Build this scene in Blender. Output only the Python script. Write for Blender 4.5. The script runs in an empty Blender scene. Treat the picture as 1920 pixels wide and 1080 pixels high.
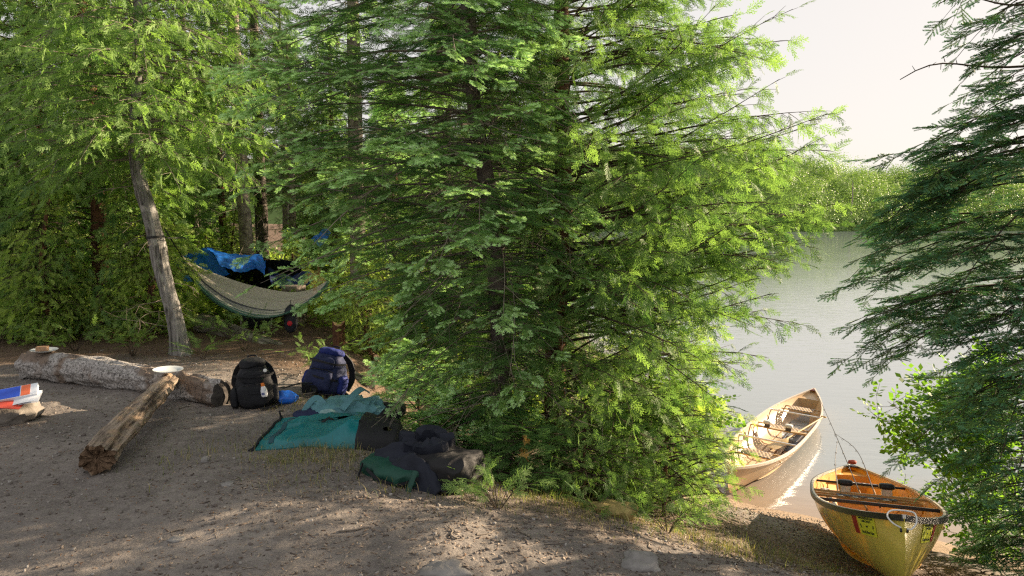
import bpy, math, numpy as np
from mathutils import Vector, Matrix
PI = math.pi
rng = np.random.default_rng(7)
scene = bpy.context.scene
COL = scene.collection
F = 1320.0; HZ = 400.0; CAMZ = 1.6; WATER = -2.13
A3 = lambda *a: np.array(a, dtype=float)

# ---------------------------------------------------------------- noise
def _hash(ix, iy, iz):
    n = (ix.astype(np.int64) * 374761393 + iy.astype(np.int64) * 668265263 + iz.astype(np.int64) * 2147483647) & 0x7fffffff
    n = ((n ^ (n >> 13)) * 1274126177) & 0x7fffffff
    return ((n ^ (n >> 16)) & 0xffff) / 65535.0
def vnoise(P):
    P = np.asarray(P, float); i = np.floor(P); f = P - i; f = f * f * (3 - 2 * f); i = i.astype(np.int64)
    r = 0
    for a in (0, 1):
        for b in (0, 1):
            for c in (0, 1):
                w = (f[..., 0] if a else 1 - f[..., 0]) * (f[..., 1] if b else 1 - f[..., 1]) * (f[..., 2] if c else 1 - f[..., 2])
                r = r + w * _hash(i[..., 0] + a, i[..., 1] + b, i[..., 2] + c)
    return r * 2 - 1
def fbm(P, s=1.0, o=3):
    P = np.asarray(P, float) * s; r = 0; a = 1.0
    for k in range(o):
        r = r + a * vnoise(P + 17.3 * k); P = P * 2.03; a *= .5
    return r

# ---------------------------------------------------------------- mesh helpers
def tag(o, label=None, cat=None, group=None, kind=None):
    if label: o['label'] = label
    if cat: o['category'] = cat
    if group: o['group'] = group
    if kind: o['kind'] = kind
    return o
def empty(name, loc, label, cat, group=None):
    o = bpy.data.objects.new(name, None); COL.objects.link(o)
    o.location = loc; o.empty_display_size = .1
    return tag(o, label, cat, group)
def mesh_np(name, V, Fq, mats, mi=None, smooth=False, tone=None, nv=4):
    V = np.ascontiguousarray(V, dtype=np.float32); Fq = np.ascontiguousarray(Fq, dtype=np.int32)
    me = bpy.data.meshes.new(name); n = len(Fq)
    me.vertices.add(len(V)); me.vertices.foreach_set('co', V.ravel())
    me.loops.add(n * nv); me.loops.foreach_set('vertex_index', Fq.ravel())
    me.polygons.add(n); me.polygons.foreach_set('loop_start', np.arange(n, dtype=np.int32) * nv)
    me.polygons.foreach_set('loop_total', np.full(n, nv, dtype=np.int32))
    for m in mats: me.materials.append(m)
    if mi is not None: me.polygons.foreach_set('material_index', np.ascontiguousarray(mi, dtype=np.int32))
    if smooth: me.polygons.foreach_set('use_smooth', np.ones(n, dtype=bool))
    if tone is not None:
        a = me.attributes.new('tone', 'FLOAT', 'FACE'); a.data.foreach_set('value', np.ascontiguousarray(tone, dtype=np.float32))
    me.update(calc_edges=True)
    return me
def link(name, me, parent=None, loc=None):
    o = bpy.data.objects.new(name, me); COL.objects.link(o)
    if parent is not None:
        o.parent = parent
    if loc is not None: o.location = loc
    return o
class MB:
    def __init__(s): s.v = []; s.f = []; s.m = []; s.n = 0
    def add(s, V, Fs, m=0):
        V = np.asarray(V, float).reshape(-1, 3)
        s.v.append(V)
        for f in Fs: s.f.append(tuple(int(i) + s.n for i in f)); s.m.append(m)
        s.n += len(V); return s
    def grid(s, G, m=0, closeu=False, closev=False, flip=False):
        G = np.asarray(G, float); nu, nv = G.shape[:2]; Fs = []
        for i in range(nu if closeu else nu - 1):
            for j in range(nv if closev else nv - 1):
                a, b, c, d = i * nv + j, ((i + 1) % nu) * nv + j, ((i + 1) % nu) * nv + (j + 1) % nv, i * nv + (j + 1) % nv
                Fs.append((a, d, c, b) if flip else (a, b, c, d))
        return s.add(G.reshape(-1, 3), Fs, m)
    def box(s, c, size, R=None, m=0):
        c = np.array(c, float); h = np.array(size, float) / 2
        V = np.array([(x, y, z) for x in (-1, 1) for y in (-1, 1) for z in (-1, 1)]) * h
        if R is not None: V = V @ np.array(R).T
        return s.add(V + c, [(0, 1, 3, 2), (4, 6, 7, 5), (0, 4, 5, 1), (2, 3, 7, 6), (0, 2, 6, 4), (1, 5, 7, 3)], m)
    def tube(s, pts, r, n=8, m=0, cap=True, squash=None):
        pts = np.asarray(pts, float); k = len(pts); r = np.broadcast_to(np.asarray(r, float), (k,))
        T = np.gradient(pts, axis=0); T /= np.linalg.norm(T, axis=1)[:, None] + 1e-12
        up = A3(0, 0, 1) if abs(T[0][2]) < .9 else A3(1, 0, 0)
        G = []
        for i in range(k):
            a = np.cross(T[i], up); a /= np.linalg.norm(a) + 1e-12; b = np.cross(a, T[i]); up = b
            th = np.arange(n) * 2 * PI / n
            q = 1.0 if squash is None else squash
            G.append(pts[i] + r[i] * (np.cos(th)[:, None] * a + q * np.sin(th)[:, None] * b))
        base = s.n
        s.grid(np.array(G), m, closev=True)
        if cap:
            s.f.append(tuple(base + i for i in range(n))); s.m.append(m)
            s.f.append(tuple(base + (k - 1) * n + i for i in reversed(range(n)))); s.m.append(m)
        return s
    def strap(s, pts, w, t=.004, m=0, nrm=(0, 0, 1)):
        pts = np.asarray(pts, float); T = np.gradient(pts, axis=0); T /= np.linalg.norm(T, axis=1)[:, None] + 1e-9
        nrm = np.asarray(nrm, float)
        G = []
        for i in range(len(pts)):
            a = np.cross(T[i], nrm); a /= np.linalg.norm(a) + 1e-9; b = np.cross(a, T[i])
            G.append([pts[i] + a * w / 2 + b * t / 2, pts[i] - a * w / 2 + b * t / 2, pts[i] - a * w / 2 - b * t / 2, pts[i] + a * w / 2 - b * t / 2])
        base = s.n; s.grid(np.array(G), m, closev=True)
        s.f.append(tuple(base + i for i in range(4))); s.m.append(m)
        k = len(pts) - 1
        s.f.append(tuple(base + k * 4 + i for i in reversed(range(4)))); s.m.append(m)
        return s
    def build(s, name, mats, parent=None, smooth=True, loc=None, bevel=0, angle=50, weld=False):
        me = bpy.data.meshes.new(name)
        V_ = np.concatenate(s.v)
        if weld:
            q_, inv = np.unique(np.round(V_, 5), axis=0, return_inverse=True); inv = inv.ravel(); V_ = q_; nf = []; nm = []
            for f, m_ in zip(s.f, s.m):
                g_ = list(dict.fromkeys(int(inv[i]) for i in f))
                if len(g_) > 2: nf.append(tuple(g_)); nm.append(m_)
            s.f = nf; s.m = nm
        me.from_pydata(V_.tolist(), [], s.f)
        if not isinstance(mats, (list, tuple)): mats = [mats]
        for m in mats: me.materials.append(m)
        me.polygons.foreach_set('material_index', np.array(s.m, dtype=np.int32))
        if smooth:
            me.polygons.foreach_set('use_smooth', np.ones(len(s.f), dtype=bool))
            try: me.set_sharp_from_angle(angle=math.radians(angle))
            except Exception: pass
        me.update()
        o = link(name, me, parent, loc)
        if bevel:
            b = o.modifiers.new('bevel', 'BEVEL'); b.width = bevel; b.segments = 2
        return o
def spline(P, n):
    P = np.asarray(P, float); k = len(P)
    t = np.linspace(0, k - 1, n); i = np.clip(t.astype(int), 0, k - 2); f = (t - i)[:, None]
    Pm = np.vstack([2 * P[0] - P[1], P, 2 * P[-1] - P[-2]])
    a, b, c, d = Pm[i], Pm[i + 1], Pm[i + 2], Pm[i + 3]
    return .5 * ((2 * b) + (c - a) * f + (2 * a - 5 * b + 4 * c - d) * f ** 2 + (3 * b - a - 3 * c + d) * f ** 3)
def rotz(a):
    c, s = math.cos(a), math.sin(a); return np.array([[c, -s, 0], [s, c, 0], [0, 0, 1]])
def rotx(a):
    c, s = math.cos(a), math.sin(a); return np.array([[1, 0, 0], [0, c, -s], [0, s, c]])
def roty(a):
    c, s = math.cos(a), math.sin(a); return np.array([[c, 0, s], [0, 1, 0], [-s, 0, c]])

# ---------------------------------------------------------------- materials
class NT:
    def __init__(s, name):
        s.m = bpy.data.materials.new(name); s.m.use_nodes = True; s.t = s.m.node_tree; s.t.nodes.clear()
        s.out = s.t.nodes.new('ShaderNodeOutputMaterial')
    def n(s, typ, **k):
        nd = s.t.nodes.new(typ)
        for a, b in k.items():
            if a[0] == '_': setattr(nd, a[1:], b)
            else:
                key = a.replace('__', ' ')
                inp = nd.inputs[int(key[1:])] if key[0] == 'i' and key[1:].isdigit() else nd.inputs[key]
                if isinstance(b, tuple) and len(b) == 2 and hasattr(b[0], 'outputs'): s.t.links.new(b[0].outputs[b[1]], inp)
                elif hasattr(b, 'outputs'): s.t.links.new(b.outputs[0], inp)
                else: inp.default_value = b
        return nd
    def ramp(s, fac, stops):
        nd = s.n('ShaderNodeValToRGB', i0=fac); e = nd.color_ramp.elements
        while len(e) < len(stops): e.new(.5)
        for q, (p, c) in zip(e, stops):
            q.position = p; q.color = (*c, 1) if len(c) == 3 else c
        return nd
    def mix(s, fac, a, b, mode='MIX'):
        nd = s.t.nodes.new('ShaderNodeMix'); nd.data_type = 'RGBA'; nd.blend_type = mode
        for i, v in ((0, fac), (6, a), (7, b)):
            if hasattr(v, 'outputs'): s.t.links.new(v.outputs[2 if v.bl_idname == 'ShaderNodeMix' else (2 if v.bl_idname == 'ShaderNodeAttribute' and i == 0 else 0)], nd.inputs[i])
            elif isinstance(v, tuple) and i and len(v) == 3: nd.inputs[i].default_value = (*v, 1)
            else: nd.inputs[i].default_value = v
        return nd
    def lk(s, a, ao, b, bi): s.t.links.new(a.outputs[ao], b.inputs[bi])
    def done(s, sh, o=0): s.t.links.new(sh.outputs[o], s.out.inputs[0]); return s.m
def simple(name, col, rough=.7, spec=.4, metal=0, noise=.25, scale=12, bump=.15, bscale=None, coat=0, transl=0, coord='Object', stretch=(1, 1, 1), col2=None):
    t = NT(name)
    tc = t.n('ShaderNodeTexCoord'); mp = t.n('ShaderNodeMapping'); t.lk(tc, coord, mp, 0); mp.inputs['Scale'].default_value = stretch
    nz = t.n('ShaderNodeTexNoise', Scale=scale, Detail=6.0, Roughness=.6); t.lk(mp, 0, nz, 'Vector')
    c = np.array(col)
    lo = tuple(np.clip(c * (1 - noise), 0, 1)); hi = tuple(np.clip(c * (1 + noise), 0, 1)) if col2 is None else col2
    rp = t.ramp(nz, [(.3, lo), (.7, hi)])
    p = t.n('ShaderNodeBsdfPrincipled', Base__Color=rp, Roughness=rough, Metallic=metal)
    p.inputs['Specular IOR Level'].default_value = spec; p.inputs['Coat Weight'].default_value = coat
    if bump:
        n2 = t.n('ShaderNodeTexNoise', Scale=bscale or scale * 4, Detail=5.0); t.lk(mp, 0, n2, 'Vector')
        b = t.n('ShaderNodeBump', Strength=bump, Distance=.01, Height=n2); t.lk(b, 0, p, 'Normal')
    if transl:
        tr = t.n('ShaderNodeBsdfTranslucent', Color=rp); mx = t.n('ShaderNodeMixShader', i0=transl); t.lk(p, 0, mx, 1); t.lk(tr, 0, mx, 2)
        return t.done(mx)
    return t.done(p)
def leafmat(name, dark, light, transl=.4, rough=.55, tcol=None, spec=.3):
    """colour varies from spray to spray and in large patches of the plant's own foliage"""
    t = NT(name)
    at = t.n('ShaderNodeAttribute', _attribute_name='tone')
    cr = t.ramp((at, 'Fac'), [(0, dark), (.85, light), (1, tuple(min(1, q * 1.25) for q in light))])
    p = t.n('ShaderNodeBsdfPrincipled', Base__Color=cr, Roughness=rough); p.inputs['Specular IOR Level'].default_value = spec
    tc = t.mix(1.0, cr, tcol or (1.25, 1.35, .75), 'MULTIPLY')
    tr = t.n('ShaderNodeBsdfTranslucent'); t.lk(tc, 2, tr, 0)
    mx = t.n('ShaderNodeMixShader', i0=transl); t.lk(p, 0, mx, 1); t.lk(tr, 0, mx, 2)
    return t.done(mx)
def barkmat(name, lo, hi, scale=(14, 14, 2.2), bump=.8, dist=.02, extra=None):
    t = NT(name)
    tc = t.n('ShaderNodeTexCoord'); mp = t.n('ShaderNodeMapping'); t.lk(tc, 'Object', mp, 0); mp.inputs['Scale'].default_value = scale
    nz = t.n('ShaderNodeTexNoise', Scale=1.0, Detail=8.0, Roughness=.65, Distortion=.6); t.lk(mp, 0, nz, 'Vector')
    rp = t.ramp(nz, [(.36, lo), (.52, tuple((np.array(lo) + np.array(hi)) / 2)), (.68, hi)])
    n3 = t.n('ShaderNodeTexNoise', Scale=9.0, Detail=4.0); t.lk(tc, 'Object', n3, 'Vector')
    col = t.mix(t.ramp(n3, [(.5, (0, 0, 0)), (.68, (1, 1, 1))]), rp, extra or tuple(np.array(hi) * .9))
    p = t.n('ShaderNodeBsdfPrincipled', Roughness=.9); t.lk(col, 2, p, 'Base Color'); p.inputs['Specular IOR Level'].default_value = .15
    b = t.n('ShaderNodeBump', Strength=bump, Distance=dist, Height=nz); t.lk(b, 0, p, 'Normal')
    return t.done(p)

M = {}
M['cedar'] = leafmat('cedar_leaf', (.065, .155, .05), (.27, .41, .12), .5)
M['cedar_sunlit'] = leafmat('cedar_sunlit_leaf', (.11, .22, .05), (.39, .50, .12), .5)  # lighter cedar leaf: sunlit look put into the colour
M['cedar_old'] = leafmat('cedar_brown', (.22, .12, .04), (.42, .26, .08), .3)
M['fir'] = leafmat('fir_needle', (.06, .165, .05), (.20, .36, .10), .36)
M['fir_new'] = leafmat('fir_new_shoot', (.24, .46, .18), (.48, .70, .36), .42)
M['spruce'] = leafmat('spruce_needle', (.038, .092, .030), (.105, .195, .056), .22)
M['spruce_new'] = leafmat('spruce_new_shoot', (.05, .15, .075), (.11, .26, .13), .22)
M['pine'] = leafmat('pine_needle', (.06, .12, .03), (.20, .27, .07), .3)
M['alder'] = leafmat('alder_leaf', (.07, .17, .02), (.20, .36, .045), .5)
M['far'] = leafmat('far_leaf', (.14, .25, .06), (.32, .45, .12), .25)
M['far_dark'] = leafmat('far_conifer', (.05, .11, .04), (.12, .20, .06), .3)
M['grass'] = leafmat('grass_blade', (.09, .13, .03), (.30, .30, .10), .35)
M['straw'] = leafmat('dry_grass', (.22, .17, .08), (.45, .36, .18), .25)
M['twig'] = barkmat('twig_bark', (.04, .03, .022), (.13, .10, .075), (20, 20, 20), .2)
M['deadtwig'] = barkmat('dead_twig_bark', (.10, .085, .07), (.28, .24, .20), (20, 20, 20), .2)
M['bark_red'] = barkmat('cedar_bark', (.045, .025, .018), (.20, .10, .06))
M['bark_fir'] = barkmat('fir_bark', (.06, .05, .045), (.20, .17, .15), (9, 9, 9), .4)
M['bark_grey'] = barkmat('weathered_trunk', (.065, .062, .06), (.42, .405, .385), (26, 26, 1.6), 1.0, .035)
M['bark_birch'] = barkmat('pale_spruce_bark', (.10, .08, .07), (.38, .33, .28), (12, 12, 10), .5)

# ---------------------------------------------------------------- terrain
SH = np.array([(-140, 110), (-60, 90), (-12, 60), (0, 30), (1.6, 20), (2.0, 14), (2.2, 11), (2.85, 8.95), (4.25, 7.85), (6.1, 7.2), (9, 5.5), (14, -2), (20, -20), (30, -70)], float)
def shore_d(x, y):
    P = np.stack([np.asarray(x, float), np.asarray(y, float)], -1)
    best = np.full(P.shape[:-1], 1e9); sg = np.ones(P.shape[:-1])
    for a, b in zip(SH[:-1], SH[1:]):
        e = b - a; t = np.clip(((P - a) @ e) / (e @ e), 0, 1); q = a + t[..., None] * e; d = np.linalg.norm(P - q, axis=-1)
        cr = e[0] * (P[..., 1] - a[1]) - e[1] * (P[..., 0] - a[0])
        m = d < best; best = np.where(m, d, best); sg = np.where(m, np.where(cr < 0, 1, -1), sg)
    return best * sg
def hgt(x, y, fine=True):
    x = np.asarray(x, float); y = np.asarray(y, float)
    d = shore_d(x, y)
    d = d + .18 * vnoise(np.stack([x * 1.3, y * 1.3, 0 * x + 3], -1))
    d2 = d + np.clip(-.6 - x, 0, 2.5) * .5 + .12 * np.clip(y - 9, 0, 6)
    z = 0
    for o_ in (-.18, 0, .18): z = z + np.interp(d2 + o_, [-10, 0, 1.5, 1.75, 4.5, 5.2, 5.7, 6.3, 7.2], [-5, WATER, -1.66, -1.52, -.60, -.26, -.09, -.02, 0]) / 3
    P = np.stack([x, y, 0 * x], -1)
    amp = np.clip((d + .3) / 1.5, 0, 1)
    z = z + amp * (.03 * fbm(P, .9, 2) + .010 * fbm(P, 3.1, 2))
    z = z + np.clip(y - 10, 0, 60) * .015 * (x < 2)
    if fine: z = z + amp * .006 * fbm(P, 9., 3)
    return z
def H(x, y): return float(hgt(np.array([float(x)]), np.array([float(y)]))[0])
def at(px, py, z=0.0):
    """ground point seen at a photo pixel (dev helper, gives metres)"""
    y = (CAMZ - z) * F / (py - HZ); return (px - 960) / F * y, y

def nonuni(lo, hi, near0, near1, step, n_out, ex=2.2):
    a = np.arange(near0, near1, step); k = np.linspace(0, 1, n_out + 1)[1:] ** ex
    return np.concatenate([(near0 - k * (near0 - lo))[::-1], a, near1 + k * (hi - near1)])
def build_ground():
    xs = nonuni(-260, 260, -6.5, 6.5, .035, 60); ys = nonuni(-60, 170, 2.4, 10.5, .035, 60)
    X, Y = np.meshgrid(xs, ys, indexing='ij'); Z = hgt(X, Y)
    V = np.stack([X, Y, Z], -1).reshape(-1, 3); nu, nv = X.shape
    i = np.arange(nu - 1)[:, None] * nv + np.arange(nv - 1)[None]
    Fq = np.stack([i, i + nv, i + nv + 1, i + 1], -1).reshape(-1, 4)
    t = NT('forest_floor')
    tc = t.n('ShaderNodeTexCoord')
    def noise(sc, det=6., ro=.6, dist=0.):
        n = t.n('ShaderNodeTexNoise', Scale=sc, Detail=det, Roughness=ro, Distortion=dist); t.lk(tc, 'Object', n, 'Vector'); return n
    n1 = noise(1.1); n2 = noise(14.); n3 = noise(70., 8., .7); n4 = noise(5., 4.)
    base = t.ramp(n1, [(.3, (.135, .121, .112)), (.5, (.20, .18, .165)), (.66, (.29, .258, .232))])
    c = t.mix(t.ramp(n2, [(.42, (0, 0, 0)), (.75, (.8, .8, .8))]), base, (.115, .10, .092))
    c2 = t.mix(t.ramp(n3, [(.52, (0, 0, 0)), (.66, (1, 1, 1))]), c, (.27, .235, .205))
    c3 = t.mix(t.ramp(n3, [(.30, (1, 1, 1)), (.42, (0, 0, 0))]), c2, (.055, .045, .038))
    duff = t.n('ShaderNodeAttribute', _attribute_name='duff'); sand = t.n('ShaderNodeAttribute', _attribute_name='sand')
    dcol = t.ramp(n3, [(.35, (.075, .052, .038)), (.55, (.17, .12, .085)), (.7, (.34, .25, .18))])
    c4 = t.mix(duff, c3, dcol)
    scol = t.ramp(n3, [(.35, (.16, .12, .085)), (.6, (.34, .26, .19))])
    c5 = t.mix(sand, c4, scol)
    p = t.n('ShaderNodeBsdfPrincipled', Roughness=.95); t.lk(c5, 2, p, 'Base Color'); p.inputs['Specular IOR Level'].default_value = .12
    b1 = t.n('ShaderNodeBump', Strength=.45, Distance=.015, Height=n3); b2 = t.n('ShaderNodeBump', Strength=.5, Distance=.05, Height=n2); t.lk(b1, 0, b2, 'Normal'); t.lk(b2, 0, p, 'Normal')
    m = t.done(p)
    me = mesh_np('ground', V, Fq, [m], smooth=True)
    d = shore_d(X, Y)
    nz = fbm(np.stack([X, Y, 0 * X], -1), .9, 3)
    du = np.clip((Y - 7.2 + .25 * X * (X < -1) * 0 + .5 * nz) / .5, 0, 1) * np.clip((d - 1.5) / 2, 0, 1)
    sl = np.clip((X - (-.6) + .5 * nz) / .8, 0, 1) * np.clip((Y - 3.7 + .5 * nz + .25*np.clip(X-1.2,0,5)) / .5, 0, 1) * np.clip((d - 2.2) / .8, 0, 1)
    du = np.maximum(du, .75 * sl)
    sa = np.clip((1.75 - d + .15 * nz) / .25, 0, 1)
    for nm, arr in (('duff', du), ('sand', sa)):
        a = me.attributes.new(nm, 'FLOAT', 'POINT'); a.data.foreach_set('value', arr.reshape(-1).astype(np.float32))
    tag(link('ground', me), kind='structure')
build_ground()

def build_water():
    xs = nonuni(-300, 400, 0, 12, .4, 30); ys = nonuni(-60, 500, 5, 22, .4, 40)
    X, Y = np.meshgrid(xs, ys, indexing='ij')
    V = np.stack([X, Y, 0 * X + WATER], -1).reshape(-1, 3); nu, nv = X.shape
    i = np.arange(nu - 1)[:, None] * nv + np.arange(nv - 1)[None]
    Fq = np.stack([i, i + nv, i + nv + 1, i + 1], -1).reshape(-1, 4)
    t = NT('lake_water')
    tc = t.n('ShaderNodeTexCoord'); mp = t.n('ShaderNodeMapping', Rotation=(0, 0, .25), Scale=(.75, 2.4, 1)); t.lk(tc, 'Object', mp, 0)
    n1 = t.n('ShaderNodeTexNoise', Scale=2.2, Detail=6.0, Roughness=.55, Distortion=.4); t.lk(mp, 0, n1, 'Vector')
    n2 = t.n('ShaderNodeTexNoise', Scale=.12, Detail=3.0); t.lk(tc, 'Object', n2, 'Vector')
    sh = t.n('ShaderNodeAttribute', _attribute_name='shallow')
    c = t.mix(sh, (.24, .28, .31), (.31, .235, .17))
    p = t.n('ShaderNodeBsdfPrincipled', Roughness=.06, IOR=1.45); t.lk(c, 2, p, 'Base Color'); p.inputs['Specular IOR Level'].default_value = .8
    st = t.n('ShaderNodeMapRange', Value=n2, i3=.05, i4=.28); 
    b = t.n('ShaderNodeBump', Distance=.05, Height=n1); t.lk(st, 0, b, 'Strength'); t.lk(b, 0, p, 'Normal')
    me = mesh_np('lake_water', V, Fq, [t.done(p)], smooth=True)
    d = shore_d(X, Y); a = me.attributes.new('shallow', 'FLOAT', 'POINT'); a.data.foreach_set('value', np.clip(1 - (-d) / 2.2, 0, 1).reshape(-1).astype(np.float32) ** 1.0)
    tag(link('lake_water', me), kind='structure')
build_water()

# ---------------------------------------------------------------- foliage templates: (V, F, material index) in x lateral, y along, z up
def seg_quads(segs):
    V = []; Fq = []; Mi = []
    for p, q, w0, w1, nrm, m in segs:
        p = np.array(p, float); q = np.array(q, float); d = q - p; s = np.cross(d, nrm); s /= np.linalg.norm(s) + 1e-9
        k = len(V); V += [p - s * w0 / 2, p + s * w0 / 2, q + s * w1 / 2, q - s * w1 / 2]; Fq.append((k, k + 1, k + 2, k + 3)); Mi.append(m)
    return np.array(V), np.array(Fq), np.array(Mi)
def t_cedar(ns=7, sub=3, w=.05, seed=0):
    r = np.random.default_rng(seed); S = []
    Z = A3(0, 0, 1)
    bend = lambda p: A3(p[0], p[1], p[2] - .22 * p[1] ** 2 - .35 * p[0] ** 2)
    ax = [A3(0, y, 0) for y in np.linspace(0, 1, 4)]
    for a, b in zip(ax[:-1], ax[1:]): S.append((bend(a), bend(b), w * .8, w * .7, Z, 0))
    for i in range(ns):
        for sd in (-1, 1):
            y = .06 + .86 * (i + .5 * (sd > 0)) / ns; L = (.30 * (1 - y) ** .6 + .10) * r.uniform(.6, 1.25); an = math.radians(r.uniform(30, 52))
            d = A3(sd * math.sin(an), math.cos(an), r.uniform(-.12, .12)); a = A3(0, y, 0); b = a + d * L
            nrm = Z + A3(r.uniform(-.6, .6), r.uniform(-.3, .3), 0)
            S.append((bend(a), bend(b), w, w * .7, nrm, 0))
            nsub = max(1, int(round(sub * (L / .36))))
            for j in range(nsub):
                for s2 in (-1, 1):
                    u = (j + .6 + .3 * s2) / (nsub + .3); an2 = an * sd + s2 * math.radians(38)
                    d2 = A3(math.sin(an2), math.cos(an2), r.uniform(-.15, .15)); a2 = a + d * L * u
                    S.append((bend(a2), bend(a2 + d2 * L * .34 * (1.15 - .5 * u)), w * .95, w * .6, nrm, 0))
    return seg_quads(S)
def t_fir(npair=5, step=.045, nl=.075, nw=.013, young=.35, seed=0, up=True, ymul=1.25):
    """a flat fir twig: main shoot, side shoots, each with ranks of needles; outer ends are this year's pale growth"""
    r = np.random.default_rng(seed); S = []; Z = A3(0, 0, 1)
    shoots = [(A3(0, 0, 0), A3(0, 1, 0), 1.0)]
    for i in range(npair):
        for sd in (-1, 1):
            y = .10 + .74 * (i + .4 * (sd > 0)) / npair; an = math.radians(r.uniform(42, 58)); L = (.52 * (1 - y) ** .6 + .08) * r.uniform(.75, 1.1)
            shoots.append((A3(0, y, 0), A3(sd * math.sin(an), math.cos(an), r.uniform(-.12, .1)), L))
    for a, d, L in shoots:
        d = d / np.linalg.norm(d); e = a + d * L; sx = np.cross(d, Z); sx /= np.linalg.norm(sx)
        S.append((a, e, .012, .008, Z, 2)); 
        yl = max(.0, L - young * min(1, .25 / max(L, .01) + .2)) if young else 9
        s = step * .5
        while s < L:
            yg = s > L - .20 and young > 0
            for sd in (-1, 1):
                dd = d * r.uniform(.35, .8) + sx * sd * r.uniform(.7, 1.05) + Z * r.uniform(-.1, .45); dd /= np.linalg.norm(dd)
                p = a + d * s; q = p + dd * nl * (ymul if yg else 1) * r.uniform(.8, 1.15)
                S.append((p, q, nw * (1.25 if yg else 1), nw * .6, Z + A3(r.uniform(-.7, .7), r.uniform(-.7, .7), 0), 1 if yg else 0))
            if up:
                dd = d * .7 + sx * r.uniform(-.5, .5) + Z * .8; dd /= np.linalg.norm(dd); p = a + d * (s + step * .5)
                S.append((p, p + dd * nl * (ymul if yg else .9), nw, nw * .5, sx + Z * .2, 1 if yg else 0))
            s += step
        if young:
            for k in range(5):
                dd = d + sx * r.uniform(-.7, .7) + Z * r.uniform(-.2, .6); dd /= np.linalg.norm(dd)
                S.append((e, e + dd * nl * 1.1, nw * 1.1, nw * .5, Z + sx * r.uniform(-.8, .8), 1))
    return seg_quads(S)
def t_leaves(n=7, size=.30, seed=0):
    r = np.random.default_rng(seed); V = []; Fq = []; Mi = []
    for k in range(n):
        y = .1 + .9 * k / (n - 1); sd = (-1) ** k; an = sd * r.uniform(.6, 1.3) if k < n - 1 else 0
        d = A3(math.sin(an), math.cos(an), r.uniform(-.3, .3)); d /= np.linalg.norm(d); nn = A3(r.uniform(-.6, .6), r.uniform(-.6, .6), 1)
        s = np.cross(d, nn); s /= np.linalg.norm(s); L = size * r.uniform(.75, 1.15); p = A3(0, y, 0) + d * .05
        b = len(V); V += [p, p + d * L * .5 + s * L * .36, p + d * L, p + d * L * .5 - s * L * .36]; Fq.append((b, b + 1, b + 2, b + 3)); Mi.append(0)
    b = len(V); V += [A3(-.008, 0, 0), A3(.008, 0, 0), A3(.006, 1, 0), A3(-.006, 1, 0)]; Fq.append((b, b + 1, b + 2, b + 3)); Mi.append(2)
    return np.array(V), np.array(Fq), np.array(Mi)
def t_pine(n=26, nw=.02, seed=0):
    r = np.random.default_rng(seed); S = [(A3(0, 0, 0), A3(0, .6, 0), .03, .02, A3(0, 0, 1), 2)]
    for k in range(n):
        p = A3(0, .15 + .5 * k / n, 0); th = r.uniform(0, 2 * PI); dd = A3(math.cos(th) * .8, r.uniform(.4, 1.2), math.sin(th) * .8); dd /= np.linalg.norm(dd)
        S.append((p, p + dd * .55, nw, nw * .5, A3(-math.sin(th), 0, math.cos(th)), 0))
    return seg_quads(S)
TPL = {
    'cedarH': [t_cedar(8, 2, .026, s) for s in range(6)],
    'cedarL': [t_cedar(6, 1, .05, s) for s in range(4)],
    'cedarX': [t_cedar(4, 0, .12, s) for s in range(3)],
    'firH': [t_fir(5, .042, .070, .013, 0, s) for s in range(4)],
    'firY': [t_fir(4, .040, .080, .015, .35, s) for s in range(4)],
    'firL': [t_fir(4, .10, .11, .035, .35, s, up=False) for s in range(3)],
    'spruceH': [t_fir(4, .034, .060, .019, .2, s, ymul=1.05) for s in range(4)],
    'spruceL': [t_fir(4, .085, .10, .035, 0, s, up=False) for s in range(3)],
    'leaf': [t_leaves(7, .34, s) for s in range(3)],
    'pine': [t_pine(26, .022, s) for s in range(2)],
}
def instance(tpl, pos, dirs, nrm, sc, tone, jit=.12, seed=1):
    """one array of small faces, from many sprays of a few templates"""
    r = np.random.default_rng(seed); T = TPL[tpl]; pick = r.integers(0, len(T), len(pos)); Vs = []; Fs = []; Ms = []; Ts = []; off = 0
    dirs = dirs / (np.linalg.norm(dirs, axis=1)[:, None] + 1e-9); xs = np.cross(dirs, nrm); xs /= np.linalg.norm(xs, axis=1)[:, None] + 1e-9; zs = np.cross(xs, dirs)
    for k, (V, Fq, Mi) in enumerate(T):
        s = np.where(pick == k)[0]; n = len(s)
        if not n: continue
        W = pos[s][:, None] + sc[s][:, None, None] * (V[None, :, 0:1] * xs[s][:, None] + V[None, :, 1:2] * dirs[s][:, None] + V[None, :, 2:3] * zs[s][:, None])
        Vs.append(W.reshape(-1, 3)); Fs.append((Fq[None] + (np.arange(n) * len(V))[:, None, None]).reshape(-1, 4) + off); off += n * len(V)
        Ms.append(np.tile(Mi, n)); Ts.append(np.clip(np.repeat(tone[s], len(Fq)) + r.normal(0, jit, n * len(Fq)), 0, 1))
    return np.concatenate(Vs), np.concatenate(Fs), np.concatenate(Ms), np.concatenate(Ts)
def crown_mesh(name, parts, mats):
    V = []; Fq = []; Mi = []; T = []; off = 0
    for p in parts:
        V.append(p[0]); Fq.append(p[1] + off); Mi.append(p[2]); T.append(p[3]); off += len(p[0])
    return mesh_np(name, np.concatenate(V), np.concatenate(Fq), mats, np.concatenate(Mi), tone=np.concatenate(T))
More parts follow.
